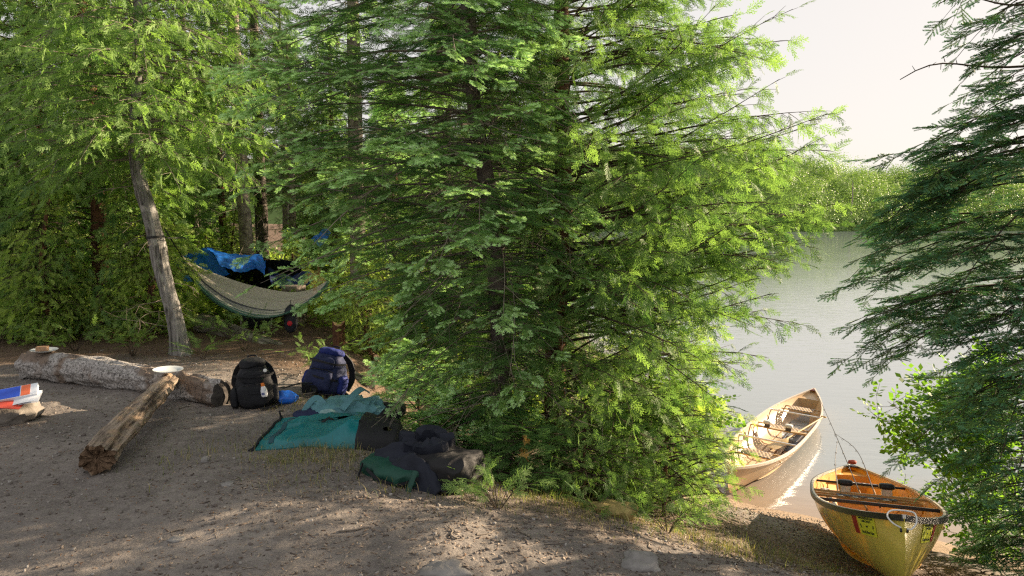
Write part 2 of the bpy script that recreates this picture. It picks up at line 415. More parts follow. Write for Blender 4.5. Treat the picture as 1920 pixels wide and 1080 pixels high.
def tubes_np(paths, radii, n=4):
    """many thin tapering tubes as one quad array"""
    V = []; Fq = []; off = 0
    for P, R in zip(paths, radii):
        k = len(P); T = np.gradient(P, axis=0); T /= np.linalg.norm(T, axis=1)[:, None] + 1e-9
        up = np.tile(A3(.13, .31, .94), (k, 1)); a = np.cross(T, up); a /= np.linalg.norm(a, axis=1)[:, None] + 1e-9; b = np.cross(a, T)
        th = np.arange(n) * 2 * PI / n
        G = P[:, None] + R[:, None, None] * (np.cos(th)[None, :, None] * a[:, None] + np.sin(th)[None, :, None] * b[:, None])
        V.append(G.reshape(-1, 3)); i = np.arange(k - 1)[:, None] * n; j = np.arange(n)[None]; j2 = (j + 1) % n
        Fq.append(np.stack([i + j, i + j2, i + n + j2, i + n + j], -1).reshape(-1, 4) + off); off += k * n
    return np.concatenate(V), np.concatenate(Fq)

def bough_curve(base, az, L, rise, droop, n=9, r=None, wob=.05):
    s = np.linspace(0, 1, n); d = A3(math.sin(az), math.cos(az), 0)
    P = base[None] + L * (s[:, None] * d[None]) ; P[:, 2] += L * (rise * s - droop * s ** 2)
    sd = np.cross(d, A3(0, 0, 1)); w = L * wob
    P += sd[None] * (w * np.sin(s * PI * r.uniform(.6, 1.6)) * r.uniform(-1, 1))[:, None]
    P[:, 2] += w * .5 * np.sin(s * PI * r.uniform(1, 2.2)) * r.uniform(-1, 1)
    return P
def grow(kind, trunk, zs, Lfun, tw_step, tw_len, sp_step, sp_size, tpl, r, rise=(.1, .4), droop=(.2, .5), azs=None, hang=.3, start=.15, tone0=.45):
    """boughs -> twigs -> sprays. trunk(z)->point. Returns (sprays, limb paths, limb radii)"""
    pos = []; dr = []; nm = []; sc = []; tn = []; ou = []; paths = []; rad = []
    az = r.uniform(0, 2 * PI)
    for i, z in enumerate(zs):
        az = (az + 2.399 + r.uniform(-.4, .4)) % (2 * PI) if azs is None else azs[i]
        L = Lfun(z, az) * r.uniform(.78, 1.08)
        if L < .12: continue
        P = bough_curve(trunk(z), az, L, r.uniform(*rise), r.uniform(*droop), r=r)
        paths.append(P); rad.append(np.linspace(.004 + .0055 * L, .0015, len(P)))
        btone = r.normal(tone0, .14)
        seglen = L; nt = max(3, int(seglen * (1 - start) / tw_step)); T = np.gradient(P, axis=0)
        for j in range(nt):
            s = start + (1 - start) * (j + r.uniform(0, .6)) / nt; s = min(s, 1); f = s * (len(P) - 1); a = min(int(f), len(P) - 2); p = P[a] + (P[a + 1] - P[a]) * (f - a)
            t = T[a] / np.linalg.norm(T[a]); side = np.cross(t, A3(0, 0, 1)); side /= np.linalg.norm(side) + 1e-9; sd = 1 if j % 2 else -1
            tl = tw_len * (min(1, (1.05 - s) * 1.6) * .8 + .2) * min(1, .35 + s * 1.5) * r.uniform(.6, 1.15) * min(1, L / .8)
            an = r.uniform(.65, 1.1)
            if kind == 'fir':
                d = t * math.cos(an) + side * sd * math.sin(an) + A3(0, 0, r.uniform(-.35, .12))
            else:
                d = t * math.cos(an) + side * sd * math.sin(an) * r.uniform(.4, 1) + A3(0, 0, r.uniform(-.45, .35))
            d /= np.linalg.norm(d)
            if j == nt - 1: d = t
            q = p + d * tl; q[2] -= hang * .3 * tl
            if tl > .1: paths.append(np.array([p, (p + q) / 2 + A3(0, 0, .02 * tl), q])); rad.append(np.array([.0028, .002, .0012]))
            ns = max(1, int(tl / sp_step))
            for k in range(ns + 1):
                u = (k + r.uniform(-.2, .3)) / max(ns, 1); u = min(max(u, 0), 1); pp = p + (q - p) * u
                s2 = 1 if k % 2 else -1
                dside = np.cross(d, A3(0, 0, 1)); dside /= np.linalg.norm(dside) + 1e-9
                a2 = r.uniform(.3, .9) if k < ns else 0
                if kind == 'fir':
                    dd = d * math.cos(a2) + dside * s2 * math.sin(a2) + A3(0, 0, r.uniform(-.32, .2)); n_ = A3(r.normal(0, .28), r.normal(0, .28), 1)
                else:
                    a2 = r.uniform(.1, 1.25) if k < ns else r.normal(0, .3)
                    dd = d * math.cos(a2) + dside * s2 * math.sin(a2) + A3(r.normal(0, .22), r.normal(0, .22), -hang + r.normal(0, .42)); n_ = A3(r.normal(0, .8), r.normal(0, .8), r.uniform(.1, 1))
                ou.append(s + .3 * u + r.normal(0, .06)); pos.append(pp); dr.append(dd); nm.append(n_); sc.append(sp_size * r.uniform(.65, 1.25)); tn.append(btone + r.normal(0, .16) + (.32 * max(0, (s + u * .3 - .75) / .3) if kind == 'fir' else .12 * s))
    GROW['outer'] = np.array(ou)
    return [np.array(q) for q in (pos, dr, nm, sc, tn)], paths, rad
GROW = {}
def trunk_obj(parent, P, R, mat, name='trunk', n=14, extra=None, twigmat=None, ridg=.12, flare=.35):
    P = np.asarray(P, float); Q = spline(P, 40); RR = np.interp(np.linspace(0, 1, 40), np.linspace(0, 1, len(R)), R)
    th = np.arange(n) * 2 * PI / n; G = []
    for i in range(40):
        s = i / 39; fl = 1 + flare * max(0, 1 - s * 12) ** 2
        w = 1 + ridg * fbm(np.stack([np.cos(th) * 2.2, np.sin(th) * 2.2, 0 * th + Q[i][2] * 1.3], -1), 1.4, 3)
        G.append(np.stack([Q[i][0] + RR[i] * fl * w * np.cos(th), Q[i][1] + RR[i] * fl * w * np.sin(th), np.full(n, Q[i][2])], -1))
    G = np.array(G); V = G.reshape(-1, 3); i = np.arange(39)[:, None] * n; j = np.arange(n)[None]; j2 = (j + 1) % n
    Fq = np.stack([i + j, i + j2, i + n + j2, i + n + j], -1).reshape(-1, 4); mi = np.zeros(len(Fq), int)
    if extra:
        V2, F2 = tubes_np(*extra); Fq = np.concatenate([Fq, F2 + len(V)]); V = np.concatenate([V, V2]); mi = np.concatenate([mi, np.ones(len(F2), int)])
    me = mesh_np(name, V, Fq, [mat, twigmat or M['twig']], mi, smooth=True)
    return link(name, me, parent)
def dead_twigs(trunk, z0, z1, n, L, r, dens=5):
    """bare grey side twigs that fork twice"""
    paths = []; rad = []
    for k in range(n):
        z = r.uniform(z0, z1); az = r.uniform(0, 2 * PI); l = L * r.uniform(.4, 1)
        P = bough_curve(trunk(z), az, l, r.uniform(-.1, .4), r.uniform(.1, .6), 7, r, .12); paths.append(P); rad.append(np.linspace(.006, .0015, 7))
        for j in range(dens):
            i = r.integers(2, 6); d = A3(*r.normal(0, 1, 3)); d = d / np.linalg.norm(d) + (P[i + 1 if i < 6 else i] - P[i]) / l * 4 + A3(0, 0, -.3); d /= np.linalg.norm(d)
            q = P[i] + d * l * r.uniform(.2, .45); paths.append(np.array([P[i], (P[i] + q) / 2 + r.normal(0, .015, 3), q])); rad.append(np.array([.0028, .002, .001]))
    return paths, rad
def mats_for(k):
    return {'cedar': [M['cedar'], M['cedar'], M['twig']], 'fir': [M['fir'], M['fir_new'], M['twig']], 'spruce': [M['spruce'], M['spruce_new'], M['twig']],
            'young': [M['cedar_sunlit'], M['cedar_sunlit'], M['twig']], 'pine': [M['pine'], M['pine'], M['twig']], 'alder': [M['alder'], M['alder'], M['twig']]}[k]  # 'young' set: cedar leaf with sun brightness in its colour

# ================================================================ TREES
def line_trunk(P):
    P = np.asarray(P, float)
    def f(z):
        return A3(np.interp(z, P[:, 2], P[:, 0]), np.interp(z, P[:, 2], P[:, 1]), z)
    return f
def spr(tpl, S, seed, sel=None):
    pos, dr, nm, sc, tn = S
    if sel is not None: pos, dr, nm, sc, tn = pos[sel], dr[sel], nm[sel], sc[sel], tn[sel]
    return instance(tpl, pos, dr, nm, sc, tn, seed=seed)
def angd(a, b): return abs((a - b + PI) % (2 * PI) - PI)
EAST, WEST, NORTH, SOUTH = PI / 2, -PI / 2, 0., PI     # azimuth measured from +Y towards +X

def hero_fir():
    r = np.random.default_rng(11); bx, by = -.12, 5.75; g = H(bx, by)
    T = np.array([(0, 0, -.15), (.03, 0, 1.0), (-.04, .0, 2.2), (-.22, .05, 3.6), (-.25, .05, 6.8)]) ; T[:, 2] += 0
    root = empty('fir_tree', (bx, by, g), 'big balsam fir with pale green new tips reaching left over the packs', 'tree')
    tf = line_trunk(T)
    def L(z, az):
        zz = z + g
        Lw = np.interp(zz, [-.2, .25, .6, 1.0, 1.5, 2.2, 3.2, 4.2, 6.3], [.4, .6, .9, 1.3, 1.85, 1.95, 1.8, 1.4, .25])
        Lf = np.interp(zz, [-.2, .25, .6, 1.0, 1.5, 2.2, 3.2, 4.2, 6.3], [.25, .5, .8, 1.05, 1.35, 1.5, 1.4, 1.2, .25])
        w = max(0, math.cos(az - WEST)) ** 1.5
        e = max(0, math.cos(az - EAST))
        return (Lf * (1 - w) + Lw * w) * (1 - .45 * e)
    zs = np.sort(np.concatenate([r.uniform(.1, 3.7 - g, 240), r.uniform(3.6, 6.3, 40)]))
    S, p, rd = grow('fir', tf, zs, L, .10, .42, .066, .15, 'firH', r, rise=(-.05, .25), droop=(.10, .45), hang=.08, start=.22, tone0=.45)
    hi = S[0][:, 2] > 3.75 - g
    sel = r.random(len(S[0])) < .8; yg = GROW['outer'] + .12 * vnoise(S[0] * 1.7) > .84; S[4] = np.where(yg, S[4] + .15, S[4] - .1)
    parts = [spr('firH', S, 1, ~hi & sel & ~yg), spr('firY', S, 3, ~hi & sel & yg), spr('firL', S, 2, hi)]
    link('crown', crown_mesh('crown', parts, mats_for('fir')), root)
    dp, dr_ = dead_twigs(tf, .2, 3.2, 130, 1.3, r)
    trunk_obj(root, T, [.095, .085, .075, .06, .02], M['bark_fir'], extra=(p + dp, rd + dr_), twigmat=M['deadtwig'])
    return len(S[0])
def hero_cedar():
    r = np.random.default_rng(5); bx, by = .40, 6.15; g = H(bx, by)
    T = np.array([(0, 0, -.15), (-.02, 0, 1.2), (.05, .0, 2.6), (.02, .05, 4.2), (.1, .05, 7.2)])
    root = empty('cedar_tree', (bx, by, g), 'big bushy cedar with long boughs sweeping right over the lake', 'tree')
    tf = line_trunk(T)
    def L(z, az):
        zz = z + g
        e = np.interp(zz, [-.6, 0, .4, .8, 1.2, 1.6, 2.1, 2.8, 3.6, 5, 7], [1.3, 1.6, 1.85, 2.05, 2.2, 2.2, 2.1, 1.8, 1.6, 1.1, .2])
        fr = np.interp(zz, [-.6, 0, .4, .8, 1.2, 2.1, 3.6, 5, 7], [.9, 1.15, 1.3, 1.4, 1.4, 1.4, 1.2, .9, .2])
        w = max(0, math.cos(az - EAST)) ** 1.3
        return fr * (1 - w) + e * w - .35 * max(0, math.cos(az - WEST))
    zs = np.sort(np.concatenate([r.uniform(.1, 3.9 - g, 250), r.uniform(3.9 - g, 6.6, 50)]))
    azs = [(EAST + r.normal(0, .75)) if r.random() < .55 else r.uniform(0, 2 * PI) for _ in zs]
    S, p, rd = grow('cedar', tf, zs - .25, L, .085, .46, .07, .145, 'cedarH', r, rise=(.0, .55), droop=(-.15, .3), azs=azs, hang=.32, start=.25, tone0=.42)
    hi = S[0][:, 2] > 3.8 - g; sel = r.random(len(S[0])) < .85
    parts = [spr('cedarH', S, 1, ~hi & sel), spr('cedarL', S, 2, hi & (r.random(len(hi)) < .6))]
    link('crown', crown_mesh('crown', parts, mats_for('cedar')), root)
    dp, dr_ = dead_twigs(tf, .2, 3.0, 90, 1.1, r)
    trunk_obj(root, T, [.10, .09, .08, .06, .02], M['bark_red'], extra=(p + dp, rd + dr_))
def small_cedar(name, loc, height, rad, n, seed, label, tpl='cedarH', size=.12, lean=(0, 0), tone0=.45, group=None, flat=.5, step=.09, kind='cedar'):
    r = np.random.default_rng(seed); g = H(*loc)
    T = np.array([(0, 0, -.1), (lean[0] * .3, lean[1] * .3, height * .4), (lean[0], lean[1], height * .86)])
    root = empty(name, (loc[0], loc[1], g), label, 'tree', group); tf = line_trunk(T)
    L = lambda z, az: rad * (1 - (z / height) ** 1.6) ** .8 * (.6 + .4 * min(1, z / (.25 * height)))
    zs = np.sort(r.uniform(.04 * height, .86 * height, n))
    S, p, rd = grow(kind, tf, zs, L, step, .34, .08, size, tpl, r, rise=(0, .6), droop=(0, .3), hang=.25, start=.2, tone0=tone0)
    link('crown', crown_mesh('crown', [spr(tpl, S, seed)], mats_for('young' if tone0 > .6 else kind)), root)  # high tone picks the leaf colour brightened as if sunlit
    trunk_obj(root, T, [.008 + .010 * height, .006 + .007 * height, .002], M['bark_red'], extra=(p, rd))
    return root
def hero_spruce():
    r = np.random.default_rng(23); bx, by = 3.95, 4.95; g = H(bx, by)
    T = np.array([(0, 0, -.15), (.0, 0, 1.2), (-.12, -.0, 2.8), (-.25, .05, 4.2), (-.3, .05, 7.4)])
    root = empty('spruce_tree', (bx, by, g), 'dark green spruce filling the right edge beside the yellow canoe', 'tree')
    tf = line_trunk(T)
    def L(z, az):
        zz = z + g
        w = np.interp(zz, [-.8, -.4, .0, .4, .8, 1.2, 1.7, 2.1, 2.5, 2.8, 3.4, 4.5, 6.5], [.5, .55, .7, 1.0, 1.35, 1.45, 1.3, 1.1, .52, .45, .65, .8, .2])
        return w * (1 - .2 * max(0, math.cos(az - EAST)))
    zs = np.sort(np.concatenate([r.uniform(.05, 3.6 - g, 175), r.uniform(3.6 - g, 7, 50)]))
    azs = [(WEST + r.normal(0, .9)) if r.random() < .5 else r.uniform(0, 2 * PI) for _ in zs]
    S, p, rd = grow('fir', tf, zs, L, .10, .46, .075, .165, 'spruceH', r, rise=(-.1, .2), droop=(.2, .7), azs=azs, hang=.25, start=.2, tone0=.4)
    hi = S[0][:, 2] > 3.7 - g; sel = r.random(len(S[0])) < .85
    link('crown', crown_mesh('crown', [spr('spruceH', S, 1, ~hi & sel), spr('spruceL', S, 2, hi)], mats_for('spruce')), root)
    # two bare twigs standing out of the crown against the sky
    for (z, az, l) in ((2.62 - g, WEST + .12, 1.05), (3.05 - g, WEST + .0, .8)):
        P = bough_curve(tf(z), az, l, .25, .35, 10, r, .16); p.append(P); rd.append(np.linspace(.011, .003, 10))
        for j in range(9):
            q = P[4 + j % 5] + r.normal(0, .005, 3); d = A3(r.normal(0, .4) - .5, r.normal(0, .4), r.normal(.2, .6)); d /= np.linalg.norm(d)
            p.append(np.array([q, q + d * .02, q + d * .045])); rd.append(np.array([.0028, .0025, .0015]))
    trunk_obj(root, T, [.11, .10, .085, .06, .02], M['bark_fir'], extra=(p, rd))
def shrub(name, loc, height, spread, nst, seed, label, cat='shrub', size=.22, step=.1, tone0=.6, mat='alder', group=None, dirbias=(0, 0), zmin=.25):
    r = np.random.default_rng(seed); g = H(*loc); pos = []; dr = []; nm = []; sc = []; tn = []; paths = []; rad = []
    for i in range(nst):
        az = r.uniform(0, 2 * PI); l = height * r.uniform(.55, 1); e = A3(math.sin(az) * spread * r.uniform(.3, 1) + dirbias[0], math.cos(az) * spread * r.uniform(.3, 1) + dirbias[1], l)
        P = spline([(0, 0, -.05), e * A3(.25, .25, .45), e * A3(.7, .7, .85), e], 12) + r.normal(0, .01, 3); paths.append(P); rad.append(np.linspace(.004 + .004 * height, .002, 12))
        for j in range(int(l * 22 * .1 / step)):
            u = r.uniform(zmin, 1); f = u * 11; a = min(int(f), 10); p = P[a] + (P[a + 1] - P[a]) * (f - a)
            d = A3(*r.normal(0, 1, 3)) * A3(1, 1, .5); d /= np.linalg.norm(d); tl = r.uniform(.06, .28) * min(1, height)
            q = p + d * tl; paths.append(np.array([p, (p + q) / 2, q])); rad.append(np.array([.002, .0015, .001]))
            for k in range(2):
                pos.append(p + (q - p) * r.uniform(.3, 1)); dd = d + r.normal(0, .5, 3); dr.append(dd); nm.append(A3(r.normal(0, .5), r.normal(0, .5), 1)); sc.append(size * r.uniform(.6, 1.2)); tn.append(r.normal(tone0, .15))
    S = [np.array(q) for q in (pos, dr, nm, sc, tn)]
    root = empty(name, (loc[0], loc[1], g), label, cat, group)
    link('foliage', crown_mesh('foliage', [spr('leaf', S, seed)], [M[mat], M[mat], M['twig']]), root)
    V, Fq = tubes_np(paths, rad); link('stems', mesh_np('stems', V, Fq, [M['twig']], smooth=True), root)
    return root

hero_fir(); hero_cedar(); hero_spruce()

# low trees on the bank behind the big cedar; brightest leaf colour imitates backlight
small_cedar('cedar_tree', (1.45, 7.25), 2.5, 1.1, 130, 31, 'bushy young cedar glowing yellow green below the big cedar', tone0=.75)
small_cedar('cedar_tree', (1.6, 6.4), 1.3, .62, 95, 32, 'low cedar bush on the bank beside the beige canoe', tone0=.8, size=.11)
small_cedar('cedar_tree', (1.25, 5.55), 1.2, .72, 90, 33, 'short cedar with drooping fans above the grassy bank', tone0=.4, size=.11)
small_cedar('cedar_tree', (.55, 5.2), .95, .62, 60, 34, 'small cedar seedling under the big fir boughs', tone0=.35, size=.10)
shrub('shrub', (1.62, 6.95), 1.15, .5, 24, 35, 'leafy shrub with round sunlit leaves beside the beige canoe', size=.16, tone0=.7)
shrub('shrub', (4.75, 6.7), 2.4, .7, 10, 36, 'tall alder shrub with round bright leaves behind the dark spruce', size=.20, step=.085, tone0=.6, dirbias=(-.5, .15))
shrub('shrub', (4.15, 5.9), .75, .4, 8, 37, 'low bright shrub at the foot of the dark spruce', size=.15, tone0=.75)
small_cedar('fir_tree', (-.92, 6.75), .95, .6, 60, 201, 'young fir bush between the blue backpack and the big fir', tpl='firY', size=.14, kind='fir')
small_cedar('fir_tree', (-.42, 5.95), .75, .62, 60, 202, 'low fir bush under the big fir behind the teal bag', tpl='firY', size=.14, kind='fir')
small_cedar('fir_tree', (.08, 5.15), .62, .5, 50, 203, 'low fir bush under the big fir behind the dark pack', tpl='firH', size=.13, kind='fir')
def seedling(loc, h, rad, seed, label, cat='plant', tone0=.5, n=10):
    r = np.random.default_rng(seed); g = H(*loc); pos = []; dr = []; nm = []; sc = []; tn = []; paths = []; rd = []
    for i in range(n):
        az = r.uniform(0, 2 * PI); e = A3(math.sin(az) * rad, math.cos(az) * rad, h * r.uniform(.5, 1)); P = spline([(0, 0, -.02), e * A3(.4, .4, .7), e], 6); paths.append(P); rd.append(np.linspace(.003, .001, 6))
        for k in range(4):
            u = .4 + .6 * k / 3; p = P[min(5, int(u * 5))]; pos.append(p); d = e / np.linalg.norm(e) + r.normal(0, .5, 3); d[2] = d[2] * .6 + .1; dr.append(d); nm.append(A3(r.normal(0, .5), r.normal(0, .5), 1)); sc.append(.13 * r.uniform(.7, 1.2)); tn.append(r.normal(tone0, .12))
    S = [np.array(q) for q in (pos, dr, nm, sc, tn)]
    root = empty('cedar_seedling', (loc[0], loc[1], g), label, cat)
    link('foliage', crown_mesh('foliage', [spr('cedarH', S, seed)], mats_for('cedar')), root)
    V, Fq = tubes_np(paths, rd); link('stem', mesh_np('stem', V, Fq, [M['twig']], smooth=True), root)
seedling((-.08, 3.95), .20, .26, 41, 'bright cedar seedling beside the dark folded pack', tone0=.55, n=12)
seedling((.55, 4.35), .12, .16, 42, 'tiny cedar sprig on the bare bank', tone0=.4, n=6)
seedling((.98, 4.25), .22, .26, 43, 'drooping cedar sprig on the bank above the canoe landing', tone0=.4, n=9)
seedling((-3.15, 8.15), .42, .38, 44, 'leafy green seedling right of the leaning trunk', tone0=.7, n=12)
seedling((-3.45, 7.75), .20, .28, 45, 'low cedar sprigs at the foot of the leaning trunk', tone0=.55, n=10)
seedling((-4.35, 7.95), .40, .40, 47, 'cedar sprigs just left of the leaning trunk', tone0=.6, n=12)

# the leaning, barkless cedar at the left
def leaning_cedar():
    r = np.random.default_rng(51); bx, by = -3.86, 8.0; g = H(bx, by)
    T = np.array([(.06, 0, -.1), (-.02, 0, .45), (-.14, 0, 1.05), (-.22, 0, 1.6), (-.36, 0, 2.2), (-.33, .1, 3.2), (-.25, .1, 4.6), (-.2, .1, 6.6)])
    root = empty('cedar_tree', (bx, by, g), 'leaning cedar with bare grey weathered trunk and a strap round it', 'tree'); tf = line_trunk(T)
    L = lambda z, az: np.interp(z, [2.0, 2.6, 3.4, 4.5, 6.4], [1.0, 1.5, 1.6, 1.2, .3]) * (1 + .15 * math.cos(az - EAST))
    zs = np.sort(np.concatenate([r.uniform(2.15, 5, 170), r.uniform(5, 6.4, 30)]))
    S, p, rd = grow('cedar', tf, zs, L, .10, .42, .09, .15, 'cedarH', r, rise=(-.1, .35), droop=(.1, .5), hang=.45, start=.15, tone0=.6)
    link('crown', crown_mesh('crown', [spr('cedarL', S, 1)], mats_for('cedar')), root)
    dp, dr_ = dead_twigs(tf, .1, 2.6, 16, .7, r)
    t = trunk_obj(root, T, [.098, .084, .082, .080, .074, .06, .04, .02], M['bark_grey'], extra=(p + dp, rd + dr_), twigmat=M['deadtwig'], n=28, ridg=.28, flare=.4)
    m = MB(); c = tf(1.35); th = np.linspace(0, 2 * PI, 17); m.strap([(c[0] + .102 * math.cos(a), c[1] + .102 * math.sin(a), c[2] + .006 * math.sin(3 * a)) for a in th], .028, .008, nrm=(math.cos(0), 0, 0.001)) if False else None
    G = [[(c[0] + (rr - .016) * math.cos(a), c[1] + (rr - .016) * math.sin(a), c[2] + dz + .008 * math.cos(a)) for rr, dz in ((.112, -.012), (.112, .012), (.09, .012), (.09, -.012))] for a in th]
    m.grid(np.array(G), closev=True); m.tube([(c[0] + .112, c[1] - .01, c[2]), (c[0] + .15, c[1] - .03, c[2] - .01), (c[0] + .2, c[1] + .3, c[2] - .02)], .006, 6)
    o = m.build('tree_strap', simple('black_strap', (.02, .02, .022), .8)); o.location = root.location
    tag(o, 'thin black strap wrapped round the leaning grey trunk', 'strap')
leaning_cedar()

# shared crowns for the woods behind
def make_cedar_proto(seed, h, rad, n, tpl='cedarL', size=.17, tone0=.45, zlo=.03, step=.12, rise=(0, .4)):
    r = np.random.default_rng(seed); T = np.array([(0, 0, -.2), (r.normal(0, .08), r.normal(0, .08), h * .4), (r.normal(0, .1), r.normal(0, .1), h)]); tf = line_trunk(T)
    L = lambda z, az: rad * np.interp(z / h, [0, .08, .3, .6, .85, 1], [.7, .95, 1, .75, .4, .1])
    zs = np.sort(r.uniform(zlo * h, .98 * h, n))
    S, p, rd = grow('cedar', tf, zs, L, step, .42, .11, size, tpl, r, rise=rise, droop=(.1, .45), hang=.4, start=.2, tone0=tone0)
    me = crown_mesh('crown', [spr(tpl, S, seed)], mats_for('young' if h < 4 else 'cedar')); return me, T, p, rd, h  # small cedars take the leaf colour with sunlight painted in
def make_spruce_proto(seed, h, rad, n, zlo=.1, size=.28, tone0=.45, mats='spruce', dead=True, top=.1):
    r = np.random.default_rng(seed); T = np.array([(0, 0, -.2), (r.normal(0, .08), 0, h * .5), (r.normal(0, .12), 0, h)]); tf = line_trunk(T)
    L = lambda z, az: rad * np.interp(z / h, [zlo, zlo + .15, .5, 1], [.55, 1, .8, top])
    zs = np.sort(r.uniform(zlo * h, .99 * h, n)); kind = 'fir'
    S, p, rd = grow(kind, tf, zs, L, .2, .45, .16, size, 'spruceL', r, rise=(-.1, .25), droop=(.1, .5), hang=.3, start=.2, tone0=tone0)
    me = crown_mesh('crown', [spr('spruceL' if mats != 'pine' else 'pine', S, seed)], mats_for(mats))
    if dead and zlo > .08:
        dp, dr_ = dead_twigs(tf, .4, zlo * h * 1.6, 24, 1.0, r, 3); p = p + dp; rd = rd + dr_
    return me, T, p, rd, h
def plant_tree(name, proto, loc, label, sc=1.0, rot=0, group=None, bark='bark_fir', tr=None, cache={}):
    me, T, p, rd, h = proto; g = H(*loc)
    root = empty(name, (loc[0], loc[1], g), label, 'tree', group); root.rotation_euler.z = rot; root.scale = (sc, sc, sc)
    link('crown', me, root); key = (me.name, bark)
    if key not in cache:
        R0 = tr or .012 * h + .03
        o = trunk_obj(root, T, [R0, R0 * .75, R0 * .2], M[bark], extra=(p, rd), twigmat=M['deadtwig'] if name != 'cedar_tree' else M['twig']); cache[key] = o.data
    else: link('trunk', cache[key], root)
    return root
CP = [make_cedar_proto(61, 6.6, 1.15, 360), make_cedar_proto(62, 7.4, 1.0, 360, tone0=.55), make_cedar_proto(63, 3.2, .85, 210, tone0=.6, size=.15)]
SP = [make_spruce_proto(71, 8.5, 1.15, 190, .22), make_spruce_proto(72, 9.5, .95, 170, .30, tone0=.6), make_spruce_proto(73, 7.0, 1.2, 260, .06, tone0=.5)]
PP = make_spruce_proto(74, 8.6, 1.4, 46, .30, size=.34, mats='pine', tone0=.6)
wall = [(-7.7, 10.0, 0, 'dense cedar at the far left edge of the clearing'), (-6.55, 9.7, 1, 'dense cedar behind the left end of the long log'), (-5.5, 9.35, 0, 'dense cedar with low boughs left of the leaning trunk'),
        (-8.6, 11.6, 1, 'tall cedar half hidden at the left edge of the photo'), (-6.0, 11.3, 0, 'tall cedar showing above the low cedars on the left')]
for i, (x, y, k, lb) in enumerate(wall): plant_tree('cedar_tree', CP[k], (x, y), lb, .95 + .05 * (i % 3), i * 1.9, bark='bark_red')
low = [(-7.0, 8.9, 'low cedar bush behind the plate on the long log'), (-5.75, 8.75, 'low cedar bush behind the middle of the long log'), (-4.75, 8.95, 'low cedar bush close left of the leaning trunk')]
for i, (x, y, lb) in enumerate(low): plant_tree('cedar_tree', CP[2], (x, y), lb, .62 + .06 * i, 1 + i * 2.2, bark='bark_red')
plant_tree('spruce_tree', SP[1], (-4.5, 12.0), 'slender pale trunked spruce standing behind the blue tarp', 1.05, .4, bark='bark_birch', tr=.11)
plant_tree('spruce_tree', SP[0], (-4.75, 13.4), 'thin dark trunked spruce just right of the pale one', .95, 2.2, bark='bark_fir')
plant_tree('pine_tree', PP, (-7.9, 13.2), 'thin pine with long needles standing above the cedars at upper left', .9, .5, bark='bark_birch')
plant_tree('pine_tree', PP, (-3.9, 12.6), 'pine sapling with long needle tufts left of the pale trunk', .55, 2.5, bark='bark_birch')
plant_tree('spruce_tree', SP[0], (-2.1, 9.6), 'grey trunked spruce between the hammock and the big fir', .9, 1.2, bark='bark_birch')
plant_tree('spruce_tree', SP[2], (-.9, 10.4), 'green spruce close behind the big fir', .8, .2)
deep = [(-11.5, 15, 0), (-9.6, 16.5, 1), (-10.6, 12.4, 2), (-7.2, 16, 0), (-5.9, 18.5, 1), (-3.0, 16.8, 2), (-1.4, 14.2, 0), (-.3, 12.2, 2), (-13.5, 19, 0), (-2.0, 20.5, 2), (-6.8, 22, 0), (-11, 23, 2), (-4.2, 24, 2), (-15.5, 15, 1), (0.35, 9.6, 2), (-8.6, 19.5, 2)]
for i, (x, y, k) in enumerate(deep):
    near = y < 14.5
    plant_tree('spruce_tree', SP[k], (x, y), 'slender conifer deep in the woods behind the camp', (.62 if k == 2 else .7) + .05 * (i % 4), i * 1.3, 'conifers in the woods behind the camp')
more = [(-12.6, 13.5, 0), (-10.2, 14.6, 1), (-8.0, 14.8, 0), (-6.3, 15.6, 1), (-4.4, 16.4, 0), (-2.6, 15.2, 1), (-.9, 16.6, 0), (-.2, 14.4, 1), (-9.2, 18.2, 0), (-5.2, 20.5, 1), (-1.2, 20.8, 0), (-12.9, 18.5, 1), (-7.0, 12.6, 0), (.5, 11.4, 1), (-3.2, 13.0, 0)]
for i, (x, y, k) in enumerate(more): plant_tree('cedar_tree', CP[k], (x, y), 'cedar among the conifers deep in the woods behind the camp', .62 + .06 * (i % 4), i * 1.7, 'cedars in the woods behind the camp', bark='bark_red')
# young understorey behind the hammock, low-sun brightness put into its leaf colour
und = [(-3.4, 10.9), (-2.6, 11.8), (-1.6, 11.4), (-4.9, 11.4), (-5.4, 13.8), (-3.3, 14.0), (-.6, 11.9), (-1.8, 9.0), (-6.9, 13.9)]
for i, (x, y) in enumerate(und): plant_tree('cedar_tree', CP[2], (x, y), 'young sunlit cedar growing in the woods behind the hammock', .42 + .1 * (i % 3), i * 2.1, 'young cedars behind the hammock', bark='bark_red')

plant_tree('spruce_tree', SP[2], (5.3, 4.45), 'second dark spruce added out of view behind the right edge one for shade', .95, 1.1)  # unseen tree, added to cast shade on the camp floor
plant_tree('spruce_tree', SP[2], (7.6, 3.9), 'third dark spruce added unseen beyond the right edge for shade', 1.0, 2.6)  # another off-view tree, put in to keep low sun off the clearing

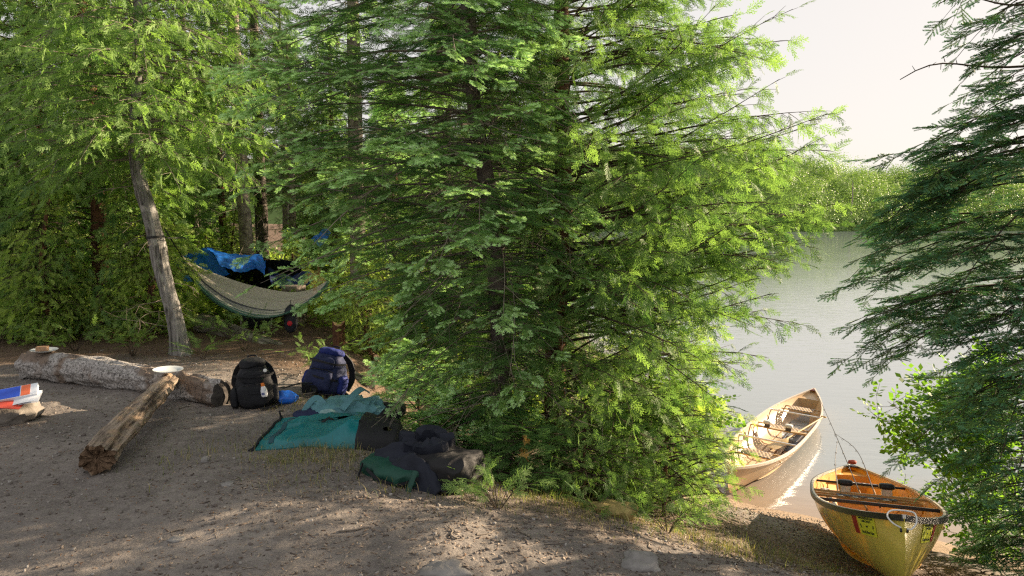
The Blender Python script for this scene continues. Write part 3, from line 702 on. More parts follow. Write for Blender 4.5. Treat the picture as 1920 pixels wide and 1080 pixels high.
# more low growth along the edge of the clearing and under the trees behind
for i, (x, y, lb) in enumerate([(-3.55, 8.75, 'leafy sprigs between the leaning trunk and the fallen trunk'), (-5.1, 8.1, 'low cedar sprigs on the ground behind the long log'), (-6.0, 8.05, 'low green sprigs behind the left half of the long log'), (-2.0, 7.15, 'small fir sprig in the shade behind the blue backpack')]):
    seedling((x, y), .38, .42, 148 + i, lb, tone0=.55 + .06 * (i % 3), n=14)
def undergrowth():
    r = np.random.default_rng(160); n = 16000; x = r.uniform(-14, 1.8, n); y = 8.5 + 14 * r.uniform(0, 1, n) ** 1.5; k = (shore_d(x, y) > .8) & (x > -.85 * y) & (vnoise(np.stack([x * .8, y * .8, 0 * x], -1)) > -.35) & ~((x > -4.3) & (x < -1.3) & (y < 9.7)); x, y = x[k], y[k]; n = len(x)
    S = [np.stack([x, y, hgt(x, y) + r.uniform(0, .38, n)], -1), r.normal(0, 1, (n, 3)) + A3(0, 0, .7), r.normal(0, .5, (n, 3)) + A3(0, 0, .8), r.uniform(.14, .30, n), np.clip(r.normal(.65, .2, n), 0, 1)]
    tag(link('undergrowth', crown_mesh('undergrowth', [instance('leaf', *[q[:n // 2] for q in S], seed=4), instance('cedarL', *[q[n // 2:] for q in S], seed=5)], [M['cedar_sunlit'], M['alder'], M['twig']])), 'green undergrowth covering the ground in the woods', 'undergrowth', kind='stuff')  # first leaf colour carries painted sunlight
undergrowth()

# ================================================================ LOGS
def log_mesh(name, A, B, ra, rb, mat, matend, parent=None, n=36, k=60, rough=.07, sag=0, jag=0, flat=1.0, seed=0, bend=(0, 0, 0), groove=0, taperend=None):
    A = np.array(A, float); B = np.array(B, float); ax = B - A; Ln = np.linalg.norm(ax); ax /= Ln
    s = np.linspace(0, 1, k); sx = np.cross(ax, A3(0, 0, 1)); sx /= np.linalg.norm(sx); sz = np.cross(sx, ax); th = np.arange(n) * 2 * PI / n; G = []
    for i, u in enumerate(s):
        c = A + ax * Ln * u + np.array(bend) * math.sin(u * PI); R = ra + (rb - ra) * u
        if taperend is not None: R *= taperend(u)
        w = 1 + rough * fbm(np.stack([np.cos(th) * 3 + seed, np.sin(th) * 3, np.full(n, u * Ln * 4.)], -1), 1.0, 4)
        if groove: w = w - groove * (1 - .8 * max(0, (u - .88) / .12)) * np.clip(fbm(np.stack([np.cos(th) * 5 + seed, np.sin(th) * 5, np.full(n, u * Ln * .9)], -1), 1.2, 3) - .15, 0, 1)
        p = c + (R * w)[:, None] * (np.cos(th)[:, None] * sx + flat * np.sin(th)[:, None] * sz)
        if jag and u > .9: p = p + ax * (jag * (u - .9) / .1 * fbm(np.stack([np.cos(th) * 1.1, np.sin(th) * 1.1, 0 * th + seed], -1), 1.5, 4))[:, None]
        G.append(p)
    mb = MB().grid(np.array(G), 0, closev=True)
    for e, idx in ((0, 0), (1, k - 1)):
        rings = []; c0 = G[idx].mean(0)
        for q in (1, .8, .6, .4, .2, .04):
            off = ax * (1 if e else -1) * (.012 * (1 - q) - (jag * .3 * (1 - q) if jag and e else 0))
            v_ = G[idx] - c0; rr_ = np.linalg.norm(v_, axis=1)[:, None]; k_ = q if jag else 1; rg = c0 + v_ / rr_ * (rr_ * k_ + rr_.mean() * (1 - k_)) * q + off
            if jag and e: rg = rg + ax * (jag * .35 * vnoise(rg * 22) + jag * .22 * vnoise(rg * 55))[:, None]
            rings.append(rg)
        mb.grid(np.array(rings), 1, closev=True)
    return mb
def platebark(name, lo, hi, patch, sc=11):
    t = NT(name); tc = t.n('ShaderNodeTexCoord'); nz = t.n('ShaderNodeTexNoise', Scale=9.0, Detail=5.0); t.lk(tc, 'Object', nz, 'Vector')
    add = t.n('ShaderNodeVectorMath', _operation='MULTIPLY_ADD'); t.lk(nz, 'Color', add, 0); add.inputs[1].default_value = (.22, .22, .22); t.lk(tc, 'Object', add, 2)
    v = t.n('ShaderNodeTexVoronoi', _feature='DISTANCE_TO_EDGE', Scale=float(sc)); t.lk(add, 0, v, 'Vector'); n2 = t.n('ShaderNodeTexNoise', Scale=45.0, Detail=8.0, Roughness=.7); t.lk(tc, 'Object', n2, 'Vector'); n3 = t.n('ShaderNodeTexNoise', Scale=3.2, Detail=3.0); t.lk(tc, 'Object', n3, 'Vector')
    base = t.ramp(n2, [(.33, lo), (.5, tuple(np.array(hi) * .62)), (.66, hi)]); b2 = t.mix(t.ramp(n3, [(.50, (0, 0, 0)), (.58, (1, 1, 1))]), base, patch); crack = t.mix(t.ramp(v, [(0, (1, 1, 1)), (.035, (0, 0, 0))]), b2, tuple(np.array(lo) * .5))
    p = t.n('ShaderNodeBsdfPrincipled', Roughness=.92); t.lk(crack, 2, p, 'Base Color'); p.inputs['Specular IOR Level'].default_value = .15
    m1 = t.n('ShaderNodeMath', _operation='MULTIPLY_ADD', i0=n2, i1=.5); t.lk(v, 0, m1, 2); b = t.n('ShaderNodeBump', Strength=.9, Distance=.02, Height=m1); t.lk(b, 0, p, 'Normal'); return t.done(p)
long_log_m = platebark('flaky_grey_bark', (.06, .052, .048), (.55, .52, .50), (.20, .155, .125))
endwood = simple('dark_end_grain', (.085, .076, .070), .95, .1, noise=.4, scale=25, bump=.5)
def w(px, py, d): return A3((px - 960) / F * d, d, CAMZ - (py - HZ) / F * d)
def logs():
    A = (-4.74, 6.82, H(-4.74, 6.82) + .115); B = (-2.44, 5.80, H(-2.44, 5.8) + .095)
    o = log_mesh('long_log', A, B, .145, .112, long_log_m, endwood, rough=.13, seed=3, k=130, n=56, bend=(0, .03, .02)).build('log', [long_log_m, endwood])
    tag(o, 'long thick log with flaky grey bark lying across the clearing', 'log')
    drift_m = barkmat('split_driftwood', (.06, .045, .035), (.52, .42, .33), (22, 22, 2.0), 1.0, .04, extra=(.38, .27, .18)); rot = simple('rotten_core', (.15, .10, .065), 1, .05, noise=.5, scale=40, bump=1)
    A = A3(-2.93, 5.88, .0); A[2] = H(*A[:2]) + .165; B = A3(-2.53, 4.14, 0); B[2] = H(*B[:2]) + .095
    ang = math.atan2(B[1] - A[1], B[0] - A[0])
    o = log_mesh('driftwood', A, B, .080, .104, drift_m, rot, rough=.16, jag=.09, flat=.78, seed=9, groove=.12, k=110, n=72, bend=(.02, 0, .02)).build('log', [drift_m, rot], angle=35)
    # align the grain with the log: object axes turned so that local z runs along it
    ax = Vector(B - A).normalized(); q = ax.to_track_quat('Z', 'Y'); mw = Matrix.Translation(Vector(A)) @ q.to_matrix().to_4x4(); o.data.transform(mw.inverted()); o.matrix_world = mw
    tag(o, 'short split driftwood log propped against the long grey log', 'log')
    fm = barkmat('mossy_fallen_bark', (.06, .055, .045), (.40, .37, .30), (24, 24, 2.0), 1.0, .03, extra=(.13, .15, .06))
    A = w(372, 606, 9.5); B = w(690, 672, 7.75); B[2] = H(*B[:2]) + .05
    o = log_mesh('fallen', A, B, .14, .07, fm, endwood, rough=.1, seed=21, groove=.2, k=90).build('fallen_trunk', [fm, endwood])
    ax = Vector(B - A).normalized(); q = ax.to_track_quat('Z', 'Y'); mw = Matrix.Translation(Vector(A)) @ q.to_matrix().to_4x4(); o.data.transform(mw.inverted()); o.matrix_world = mw
    tag(o, 'long mossy grey fallen trunk sloping down below the hammock', 'log')
    st = MB(); x, y = -2.16, 8.65; g = H(x, y)
    th = np.arange(14) * 2 * PI / 14; G = [[(x + .075 * (1 + .12 * math.sin(3 * a)) * math.cos(a), y + .075 * math.sin(a), g - .05 + (z + .03 * math.sin(2 * a + 1) * (z > .2))) for a in th] for z in (0, .1, .22, .36)]
    st.grid(np.array(G), 0, closev=True); c = np.array(G[-1]).mean(0); st.grid(np.array([np.array(G[-1]), c + (np.array(G[-1]) - c) * .1]), 1, closev=True)
    tag(st.build('tree_stump', [M['bark_red'], simple('stump_top', (.4, .26, .15), .9, .1)]), 'short broken stump standing behind the fallen trunk', 'stump')
    x, y = -3.15, 10.1; g = H(x, y); G = [[(x + .16 * (1 + .1 * math.sin(4 * a)) * math.cos(a), y + .16 * math.sin(a), g - .05 + z) for a in th] for z in (0, .1, .3, .62)]
    st = MB().grid(np.array(G), 0, closev=True); c = np.array(G[-1]).mean(0); st.grid(np.array([np.array(G[-1]), c + (np.array(G[-1]) - c) * .1]), 0, closev=True)
    tag(st.build('tree_stump', [M['bark_birch']]), 'thick pale barked stump in the shade under the hammock', 'stump')
logs()

def lathe(mb, prof, c, n=32, m=0, R=None):
    th = np.arange(n) * 2 * PI / n; G = np.array([[(r * math.cos(a), r * math.sin(a), z) for a in th] for r, z in prof])
    if R is not None: G = G @ np.array(R).T
    mb.grid(G + np.array(c), m, closev=True)
plate_m = simple('enamel_plate', (.62, .66, .68), .3, .5, noise=.05, scale=5, bump=0)
def plate(c, r, tilt, label):
    mb = MB(); lathe(mb, [(.001, .004), (r * .6, .004), (r * .68, .008), (r * .95, .018), (r, .019), (r * .98, .015), (r * .7, .003), (r * .62, -.001), (.001, -.001)], (0, 0, 0), 40, R=rotx(tilt[0]) @ roty(tilt[1]))
    o = mb.build('plate', plate_m, loc=c); return tag(o, label, 'plate')
plate((-2.90, 5.83, H(-2.9, 5.83) + .262), .118, (.02, .05), 'white plate resting where the driftwood meets the long log')
plate((-4.52, 6.70, H(-4.6, 6.7) + .268), .118, (.0, .03), 'dull metal plate under a brown block on the long log')
mb = MB().box((0, 0, 0), (.10, .065, .045)); o = mb.build('block', simple('brown_block', (.30, .19, .12), .8, .2, noise=.2, scale=30), bevel=.006, loc=(-4.53, 6.69, H(-4.6, 6.7) + .268 + .0275)); o.rotation_euler.z = .3
tag(o, 'small brown block sitting on the metal plate', 'block')

# ================================================================ ROCKS
def rock(name, c, size, seed, label, mat, flat=1, rot=0, cat='rock', group=None):
    n, k = 40, 24; th = np.arange(n) * 2 * PI / n; ph = np.linspace(-PI / 2, PI / 2, k); G = []
    for p in ph:
        d = np.stack([np.cos(p) * np.cos(th), np.cos(p) * np.sin(th), np.full(n, math.sin(p))], -1)
        r = 1 + .28 * fbm(d + seed, 1.3, 3) + .06 * fbm(d + seed, 6, 2); q = np.sign(d) * np.abs(d) ** .85
        G.append(q * r[:, None] * np.array(size) / 2 @ rotz(rot).T)
    return tag(MB().grid(np.array(G), closev=True).build(name, mat, loc=(c[0], c[1], H(c[0], c[1]) + c[2])), label, cat, group)
rk = simple('grey_rock', (.20, .18, .16), .9, .2, noise=.35, scale=9, bump=.6, bscale=40); rk2 = simple('pale_rock', (.22, .21, .20), .85, .25, noise=.3, scale=7, bump=.5, bscale=50)
rock('rock', (-4.02, 5.33, .045), (.62, .42, .22), 2.2, 'flat grey rock at the left edge under the boxes', rk, rot=.2)
x, y = at(825, 1102); rock('rock', (x, y, -.01), (.22, .15, .085), 5.1, 'pale stone half buried at the bottom, left one of two', rk2)
x, y = at(1215, 1118, -.12); rock('rock', (x, y, -.01), (.20, .18, .12), 7.3, 'rounded grey stone at the bottom below the bank', rk2)
x, y = at(366, 884); rock('rock', (x, y, .01), (.055, .05, .045), 8.8, 'small pale stone right of the split driftwood', rk2)
x, y = at(305, 1037); rock('rock', (x, y, .0), (.07, .06, .03), 9.8, 'small white stone in the lower left dirt', rk2)
x, y = at(408, 932); rock('rock', (x, y, .0), (.07, .06, .03), 11.8, 'little flat stone below the driftwood and the packs', rk2)
x, y = at(720, 636); rock('rock', (-1.30, 7.2, .03), (.28, .24, .18), 13.1, 'lichen grey rock behind the blue backpack under the fir', rk2)
x, y = at(1150, 975, -.3); rock('rock', (x + .02, y + .05, .02), (.30, .2, .12), 15.1, 'sunlit tan mossy stone on the grassy bank', simple('mossy_rock', (.30, .24, .10), .95, .1, noise=.5, scale=14, bump=.6))
# things on the left rock
rx, ry = -3.95, 5.30; rz = H(rx, ry) + .15
def printed_box(c, size, rz_, tilt, cols, name, label, cat):
    root = empty(name, c, label, cat); root.rotation_euler = (tilt[0], tilt[1], rz_)
    mb = MB().box((0, 0, 0), size); mb.build('carton', simple(name + '_white', (.74, .78, .84), .5, .4, noise=.05), root, bevel=.003)
    for j, (u0, u1, c_) in enumerate(cols):
        b = MB().box(((u0 + u1) / 2 * size[0], 0, size[2] / 2 + .0006), ((u1 - u0) * size[0], size[1] * .93, .001)); b.build('printed_band', simple(name + '_ink_%d' % j, c_, .5, .4, noise=.1), root)
    return root
printed_box((-3.80, 5.27, rz + .075), (.30, .12, .035), .42, (.55, -.12), [(-.48, .12, (.02, .08, .55)), (.14, .34, (.75, .16, .06))], 'food_box', 'white carton with blue and orange print on the left rock', 'box')
mb = MB(); xs = np.linspace(-.17, .17, 14); ys = np.linspace(-.08, .08, 7)
mb.grid(np.array([[(x_, y_, .012 * math.sin(x_ * 14) + .02 * (x_ + .1)) for y_ in ys] for x_ in xs])); mb.grid(np.array([[(x_, y_, .012 * math.sin(x_ * 14) + .02 * (x_ + .1) - .012) for y_ in ys] for x_ in xs]))
o = mb.build('paper_bag', simple('white_paper', (.72, .74, .78), .7, .3, noise=.06)); o.location = (-3.78, 5.23, rz + .035); o.rotation_euler = (.3, -.05, .35); tag(o, 'flattened white paper bag under the printed carton', 'bag')
mb = MB(); mb.grid(np.array([[(x_, y_ * (1 - 1.2 * abs(x_)), .018 * math.sin(x_ * 9 + 1) - .25 * max(0, y_) * y_) for y_ in ys] for x_ in xs])); mb.grid(np.array([[(x_, y_ * (1 - 1.2 * abs(x_)), .018 * math.sin(x_ * 9 + 1) - .25 * max(0, y_) * y_ - .004) for y_ in ys] for x_ in xs]))
o = mb.build('red_wrapper', simple('red_plastic', (.55, .07, .04), .45, .5, noise=.15)); o.location = (-3.86, 5.17, rz + .015); o.rotation_euler = (.25, .1, .15); tag(o, 'crumpled red wrapper on the rock below the paper bag', 'wrapper')

# ================================================================ PACKS
fab = lambda nm, c, rough=.75, coat=0, ns=.2, sc=9: simple(nm, c, rough, .35, noise=ns, scale=sc, bump=.35, bscale=140, coat=coat)
black_f = fab('black_nylon', (.012, .013, .017)); navy_f = fab('navy_nylon', (.016, .024, .075)); blue_f = fab('blue_nylon', (.010, .022, .15)); grey_f = fab('grey_webbing', (.18, .2, .22))
def blob_grid(size, pw=(.6, .6), n=56, k=40, wr=.03, seed=0, shape=None, wscale=7):
    th = np.arange(n) * 2 * PI / n; ph = np.linspace(-PI / 2, PI / 2, k); G = []
    P = lambda v, e: np.sign(v) * np.abs(v) ** e
    for p in ph:
        d = np.stack([P(np.cos(p), pw[1]) * P(np.cos(th), pw[0]), P(np.cos(p), pw[1]) * P(np.sin(th), pw[0]), np.full(n, P(np.array(math.sin(p)), pw[1]))], -1) * np.array(size) / 2
        if shape is not None: d = shape(d)
        nn = d / (np.linalg.norm(d, axis=1)[:, None] + 1e-9); f = fbm(d + seed * 3.1, wscale, 3); g = 1 - np.abs(fbm(d + seed * 5.7, wscale * 1.4, 2))
        G.append(d + nn * (wr * f + wr * 1.1 * (g ** 3 - .4))[:, None])
    return np.array(G)
def backpack(loc, rz_, tilt, W, D, Hh, body, accent, label, seed, extras):
    z0 = H(*loc); root = empty('backpack', (loc[0], loc[1], z0), label, 'backpack'); root.rotation_euler = (tilt[0], tilt[1], rz_)
    def shp(d):
        z = d[:, 2] / Hh + .5; w = np.interp(z, [0, .12, .4, .75, 1], [.92, 1.08, 1.02, .84, .55])
        dd = d.copy(); dd[:, 0] *= w; dd[:, 1] *= np.interp(z, [0, .2, .5, 1], [1.05, 1.12, .95, .62]); dd[:, 2] += Hh / 2 - .012; return dd
    MB().grid(blob_grid((W, D, Hh), (.62, .62), 72, 52, .016, seed, shp), closev=True).build('body', body, root)
    # front pocket (towards -y), lower and upper, with a fold between
    f = MB().grid(blob_grid((W * .74, D * .35, Hh * .46), (.6, .6), 48, 34, .013, seed + 1), closev=True); f.build('front_pocket', body, root, loc=(-.01, -D * .50, Hh * .30))
    f = MB().grid(blob_grid((W * .62, D * .26, Hh * .28), (.6, .6), 44, 30, .012, seed + 2), closev=True); f.build('front_pocket', body, root, loc=(-.01, -D * .40, Hh * .66))
    l = MB().grid(blob_grid((W * .62, D * .85, Hh * .2), (.7, .7), 44, 26, .012, seed + 3), closev=True); l.build('lid', body if extras == 'black' else accent, root, loc=(0, .01, Hh * .93))
    for sx in (-1, 1):
        p = MB().grid(blob_grid((W * .2, D * .6, Hh * .42), (.7, .7), 36, 26, .010, seed + 4 + sx), closev=True); p.build('side_pocket', accent, root, loc=(sx * W * .50, -.02, Hh * .26))
        s = MB(); pts = spline([(sx * .08, D * .36, Hh * .9), (sx * .13, D * .72, Hh * .72), (sx * .16, D * .86, Hh * .42), (sx * .15, D * .6, Hh * .12)], 18); s.strap(pts, .06, .016, nrm=(0, 1, .3)); s.build('shoulder_strap', black_f, root)
    t = MB().tube(spline([(-.035, .08, Hh * .97), (-.03, .10, Hh * 1.05), (.03, .10, Hh * 1.05), (.035, .08, Hh * .97)], 14), .008, 8); t.build('haul_loop', black_f, root)
    for zz in (.36, .70):
        s = MB(); s.strap(spline([(-W * .50, -.03, Hh * zz), (-W * .36, -D * .52, Hh * zz + .01), (0, -D * .70, Hh * zz), (W * .36, -D * .52, Hh * zz - .01), (W * .50, -.03, Hh * zz)], 22), .018, .004, nrm=(0, 1, .01)); s.build('compression_strap', black_f, root)
    s = MB(); s.strap(spline([(W * .3, D * .3, .06), (W * .62, .02, .02), (W * .45, -D * .6, .012), (W * .1, -D * .75, .01)], 18), .035, .006, nrm=(0, 0, 1)); s.build('hip_belt', black_f, root)
    z = MB().tube(spline([(-W * .33, -D * .55, Hh * .50), (-W * .2, -D * .64, Hh * .53), (0, -D * .67, Hh * .54), (W * .2, -D * .64, Hh * .53), (W * .33, -D * .55, Hh * .50)], 16), .004, 6); z.build('zip', black_f, root)
    return root
x, y = at(460, 770); bp = backpack((x, y + .10), .35, (-.06, -.04), .32, .21, .40, black_f, black_f, 'full black backpack with a white bottle in its side pocket', 3, 'black')
mb = MB(); lathe(mb, [(.001, .006), (.012, .006), (.016, 0), (.012, -.003), (.001, -.003)], (0, 0, 0), 20, R=rotx(PI / 2 - .3)); mb.build('badge', simple('badge_white', (.7, .7, .7), .4, noise=.05), bp, loc=(.095, -.115, .315))
# bottle in side pocket
br = empty('sunscreen_bottle', (x + .115, y - .005, H(x, y) + .115), 'white bottle with orange cap standing in the black backpack pocket', 'bottle'); br.rotation_euler = (.05, -.12, 0)
mb = MB(); lathe(mb, [(.001, 0), (.024, 0), (.027, .01), (.026, .05), (.016, .085), (.013, .09), (.001, .09)], (0, 0, 0)); mb.build('flask', simple('white_plastic', (.75, .76, .8), .35, .5, noise=.03, bump=0), br)
mb = MB(); lathe(mb, [(.001, .088), (.015, .088), (.014, .112), (.001, .113)], (0, 0, 0)); mb.build('cap', simple('orange_plastic', (.8, .22, .04), .4, .5, noise=.03, bump=0), br)
mb = MB().box((0, -.0268, .028), (.024, .002, .018)); mb.build('paper_label', simple('bottle_label', (.12, .14, .3), .5), br)
x, y = at(592, 738); bp2 = backpack((x, y + .13), -.25, (-.24, .10), .36, .23, .42, navy_f, blue_f, 'blue and navy backpack leaning back near the fir boughs', 8, 'blue')
x, y = at(515, 760); 
def crumple(name, c, size, seed, mat, label, cat, wr=.05, flatb=True, pw=(.8, .8), rz_=0, wscale=6, n=80, k=50):
    G = blob_grid(size, pw, n, k, wr, seed, wscale=wscale); G = G @ rotz(rz_).T; G[..., 2] += size[2] / 2
    if flatb: G[..., 2] = np.maximum(G[..., 2], .002 + .006 * np.abs(vnoise(G * 9)))
    return tag(MB().grid(G, closev=True).build(name, mat, loc=(c[0], c[1], H(c[0], c[1]))), label, cat)
crumple('rain_jacket', (x, y + .05), (.20, .16, .085), 4, simple('blue_plastic', (.01, .13, .62), .4, .5, noise=.3, scale=14, bump=.2), 'crumpled bright blue cloth beside the black backpack', 'cloth', wr=.03)
x, y = at(552, 742); r0 = np.random.default_rng(3)
mb = MB(); z0 = H(x, y)
mb.grid(np.maximum(blob_grid((.30, .2, .09), (.8, .8), 50, 30, .02, 6) + A3(0, 0, .03), .002), closev=True)
mb.strap(spline([(-.16, -.05, .02), (-.08, -.12, .012), (.05, -.13, .02), (.14, -.06, .03), (.05, .02, .07)], 24), .03, .006)
mb.strap(spline([(-.2, .0, .05), (-.12, -.08, .07), (0, -.05, .1), (.1, 0, .09)], 20), .03, .006)
tag(mb.build('shoulder_harness', black_f, loc=(x, y + .07, z0)), 'loose black harness straps lying by the blue backpack', 'straps')

# the flat teal dry bag: slab with a black rubber bottom
def sheet_bag(Q, thick, u_split, mat_a, mat_b, name, label, seed, nu=110, nv=60):
    """Q: four world corners (mouth near, mouth far, bottom far, bottom near)"""
    Q = [np.array(q, float) for q in Q]
    root = empty(name, tuple((Q[0] + Q[2]) / 2 * A3(1, 1, 0) + A3(0, 0, H(*((Q[0] + Q[2]) / 2)[:2]))), label, 'dry bag'); off = np.array(root.location)
    def surf(u, v):
        e = (2 * abs(v - .5)) ** 2.6; a = Q[0] * (1 - v) + Q[1] * v; b = Q[3] * (1 - v) + Q[2] * v
        return a * (1 - u) + b * u
    us = np.linspace(0, 1, nu); vs = np.linspace(0, 1, nv); U, V = np.meshgrid(us, vs, indexing='ij')
    XY = (Q[0][None, None] * (1 - V)[..., None] + Q[1][None, None] * V[..., None]) * (1 - U)[..., None] + (Q[3][None, None] * (1 - V)[..., None] + Q[2][None, None] * V[..., None]) * U[..., None]
    # round the bottom corners and let the sides wander
    cv = (V - .5) * 2; XY = XY - ((Q[3] - Q[0])[None, None] * (.055 * np.abs(cv) ** 5 * (U > .5) * (U - .5) * 2)[..., None])
    XY = XY + (Q[1] - Q[0])[None, None] * (.012 * np.sin(U * 7 + seed) * (cv))[..., None]
    g = hgt(XY[..., 0], XY[..., 1]); edge = np.clip(1 - np.abs(cv) ** 3.5, 0, 1) ** .5; endf = np.clip((1.0 - U) / .045, 0, 1) ** .5
    t = np.interp(U, [0, .06, .25, .55, .62, .97, 1], thick); P = np.stack([U * 1.0, V * .7, 0 * U + seed], -1)
    fold = 1 - np.abs(fbm(np.stack([U * 2.0 + V * 1.8, V * 2.4 - U * 1.3, 0 * U + seed], -1), 1.0, 3)); wr = (.045 * (fold ** 2.5 - .35) + .006 * fbm(P, 9, 2)) * np.where(U < u_split, 1, .22)
    top = g + (t * edge * np.where(U > .5, endf, 1)) + wr * edge * np.clip(U / .08, .25, 1) + .008
    bot = g - .01 + 0 * t
    Gt = np.stack([XY[..., 0], XY[..., 1], np.maximum(top, g + .008)], -1) - off; Gb = np.stack([XY[..., 0], XY[..., 1], bot], -1) - off
    ks = int(u_split * (nu - 1))
    def shell(a, b, m, nm):
        mb = MB(); mb.grid(Gt[a:b + 1], 0); mb.grid(Gb[a:b + 1], 0, flip=True)
        for j, fl in ((0, False), (nv - 1, True)): mb.grid(np.stack([Gb[a:b + 1, j], Gt[a:b + 1, j]], 0), 0, flip=fl)
        for i_, fl in ((a, True), (b, False)): mb.grid(np.stack([Gb[i_], Gt[i_]], 0), 0, flip=fl)
        return mb.build(nm, m, root, angle=60, weld=True)
    shell(0, ks, mat_a, 'bag'); shell(ks, nu - 1, mat_b, 'bottom_panel')
    def on(u, v, h=.004): i_ = min(nu - 1, int(u * (nu - 1))); j_ = min(nv - 1, int(v * (nv - 1))); return Gt[i_, j_] + A3(0, 0, h)
    return root, on
teal = simple('teal_vinyl', (.006, .15, .17), .4, .5, noise=.22, scale=5, bump=.25, bscale=60)
def scuffed(name, base, scuff, thr=.58):
    t = NT(name); tc = t.n('ShaderNodeTexCoord'); mp = t.n('ShaderNodeMapping', Scale=(5, 9, 5)); t.lk(tc, 'Object', mp, 0)
    n1 = t.n('ShaderNodeTexNoise', Scale=1.1, Detail=7.0, Roughness=.65, Distortion=.8); t.lk(mp, 0, n1, 'Vector')
    c = t.mix(t.ramp(n1, [(thr, (0, 0, 0)), (thr + .06, (1, 1, 1))]), base, scuff); n2 = t.n('ShaderNodeTexNoise', Scale=60.0, Detail=4.0); t.lk(tc, 'Object', n2, 'Vector')
    p = t.n('ShaderNodeBsdfPrincipled', Roughness=.75); t.lk(c, 2, p, 'Base Color'); b = t.n('ShaderNodeBump', Strength=.3, Distance=.01, Height=n2); t.lk(b, 0, p, 'Normal'); return t.done(p)
rub = scuffed('black_rubber', (.008, .009, .012), (.42, .30, .20), .66); rub2 = scuffed('worn_rubber', (.007, .007, .009), (.50, .36, .27), .69)
Q = [(-1.74, 4.60, 0), (-1.82, 5.42, 0), (-.84, 5.50, 0), (-.74, 4.74, 0)]
tb, on = sheet_bag(Q, [.012, .02, .06, .14, .18, .20, .15], .68, teal, rub, 'dry_bag', 'flat teal dry bag with a scuffed black bottom on the grass', 2.0)
MB().strap([on(.11, v, .006) for v in np.linspace(.06, .94, 30)], .034, .004).build('closure_strip', fab('dark_strip', (.02, .07, .09)), tb)
MB().tube([on(.004, v, .006) for v in np.linspace(0, 1, 30)], .010, 8).build('mouth_edge', black_f, tb)
for (u, v) in ((.46, .62), (.44, .46)): MB().strap([on(u + a * .035, v + b, .008 + .018 * (1 - abs(a))) for a, b in ((-1.3, -.02), (-.6, -.01), (0, 0), (.6, .01), (1.3, .02))], .030, .007).build('grab_handle', black_f, tb)
MB().strap([on(.82 + a * .03, .62, .006 + .012 * (1 - abs(a))) for a in (-1.3, -.5, 0, .5, 1.3)], .028, .006).build('grab_handle', black_f, tb)
MB().strap([on(u, .88 - .02 * math.sin(u * 20), .005) for u in np.linspace(.69, .97, 16)], .012, .003).build('seam', fab('seam_grey', (.2, .22, .22)), tb)
MB().tube([on(-.01 + .01, .98, .012), on(.0, .98, .05) + A3(-.01, 0, .01), on(.02, .99, .055)], .008, 6).build('buckle', black_f, tb)
MB().tube([on(.0, .02, .0), on(.0, .02, -.01) + A3(-.02, -.03, .0)], .014, 6).build('buckle', black_f, tb)
# grey-teal pack folded behind it
gt = simple('faded_teal_canvas', (.10, .25, .29), .6, .35, noise=.25, scale=6, bump=.3, bscale=90); x, y = -1.33, 5.66
root = empty('canoe_pack', (x, y, H(x, y)), 'faded grey teal folded pack with pale straps behind the teal bag', 'pack')
G = blob_grid((.66, .36, .17), (.7, .7), 110, 60, .045, 12, wscale=5) @ rotz(.1).T; G[..., 2] = np.maximum(G[..., 2] + .085, .003); MB().grid(G, closev=True).build('bag', gt, root)
G = blob_grid((.30, .30, .12), (.75, .75), 60, 40, .02, 15, wscale=6); G[..., 2] = np.maximum(G[..., 2] + .06, .003); MB().grid(G, closev=True).build('dark_pocket', black_f, root, loc=(.30, .03, 0))
G = blob_grid((.34, .2, .10), (.75, .75), 60, 40, .02, 19, wscale=6); G[..., 2] = np.maximum(G[..., 2] + .05, .003); MB().grid(G, closev=True).build('dark_pocket', navy_f, root, loc=(-.28, -.10, 0))
MB().strap(spline([(-.02, -.20, .13), (.05, -.10, .22), (.10, .0, .25), (.12, .10, .20)], 16), .055, .008, nrm=(.3, -.4, 1)).build('shoulder_strap', gt, root)
MB().strap(spline([(-.38, -.12, .02), (-.33, -.08, .13), (-.26, -.06, .19), (-.18, -.10, .14), (-.12, -.16, .06)], 18), .045, .008, nrm=(0, -1, .2)).build('shoulder_strap', gt, root)
MB().strap(spline([(-.05, -.2, .09), (-.12, -.22, .12), (-.2, -.2, .10)], 12), .06, .008, nrm=(0, -.5, 1)).build('flap', simple('pale_canvas', (.22, .36, .38), .6), root)
# dark navy and green pack
x, y = -.56, 4.30; z0 = H(x, y)
root = empty('canoe_pack', (x, y, z0), 'dark navy and green pack with crumpled open top, nearest of the packs', 'pack')
def shell(size, loc, seed, mat, nm, wr=.03, rot=0, tilt=(0, 0), ws=6, pw=(.65, .65), n=110, k=64):
    G = blob_grid(size, pw, n, k, wr, seed, wscale=ws) @ rotx(tilt[0]).T @ roty(tilt[1]).T @ rotz(rot).T + np.array(loc); G[..., 2] = np.maximum(G[..., 2], .003); return MB().grid(G, closev=True).build(nm, mat, root)
navyc = simple('slate_canvas', (.012, .015, .026), .75, .3, noise=.3, scale=7, bump=.35, bscale=100); greenc = simple('green_canvas', (.008, .055, .038), .6, .35, noise=.3, scale=7, bump=.3, bscale=100)
shell((.42, .34, .19), (.16, -.04, .10), 31, rub2, 'bottom_panel', wr=.018, rot=-.55, tilt=(.05, -.12), pw=(.5, .55))
shell((.46, .34, .15), (-.14, -.02, .075), 32, greenc, 'bag', wr=.026, rot=-.3)
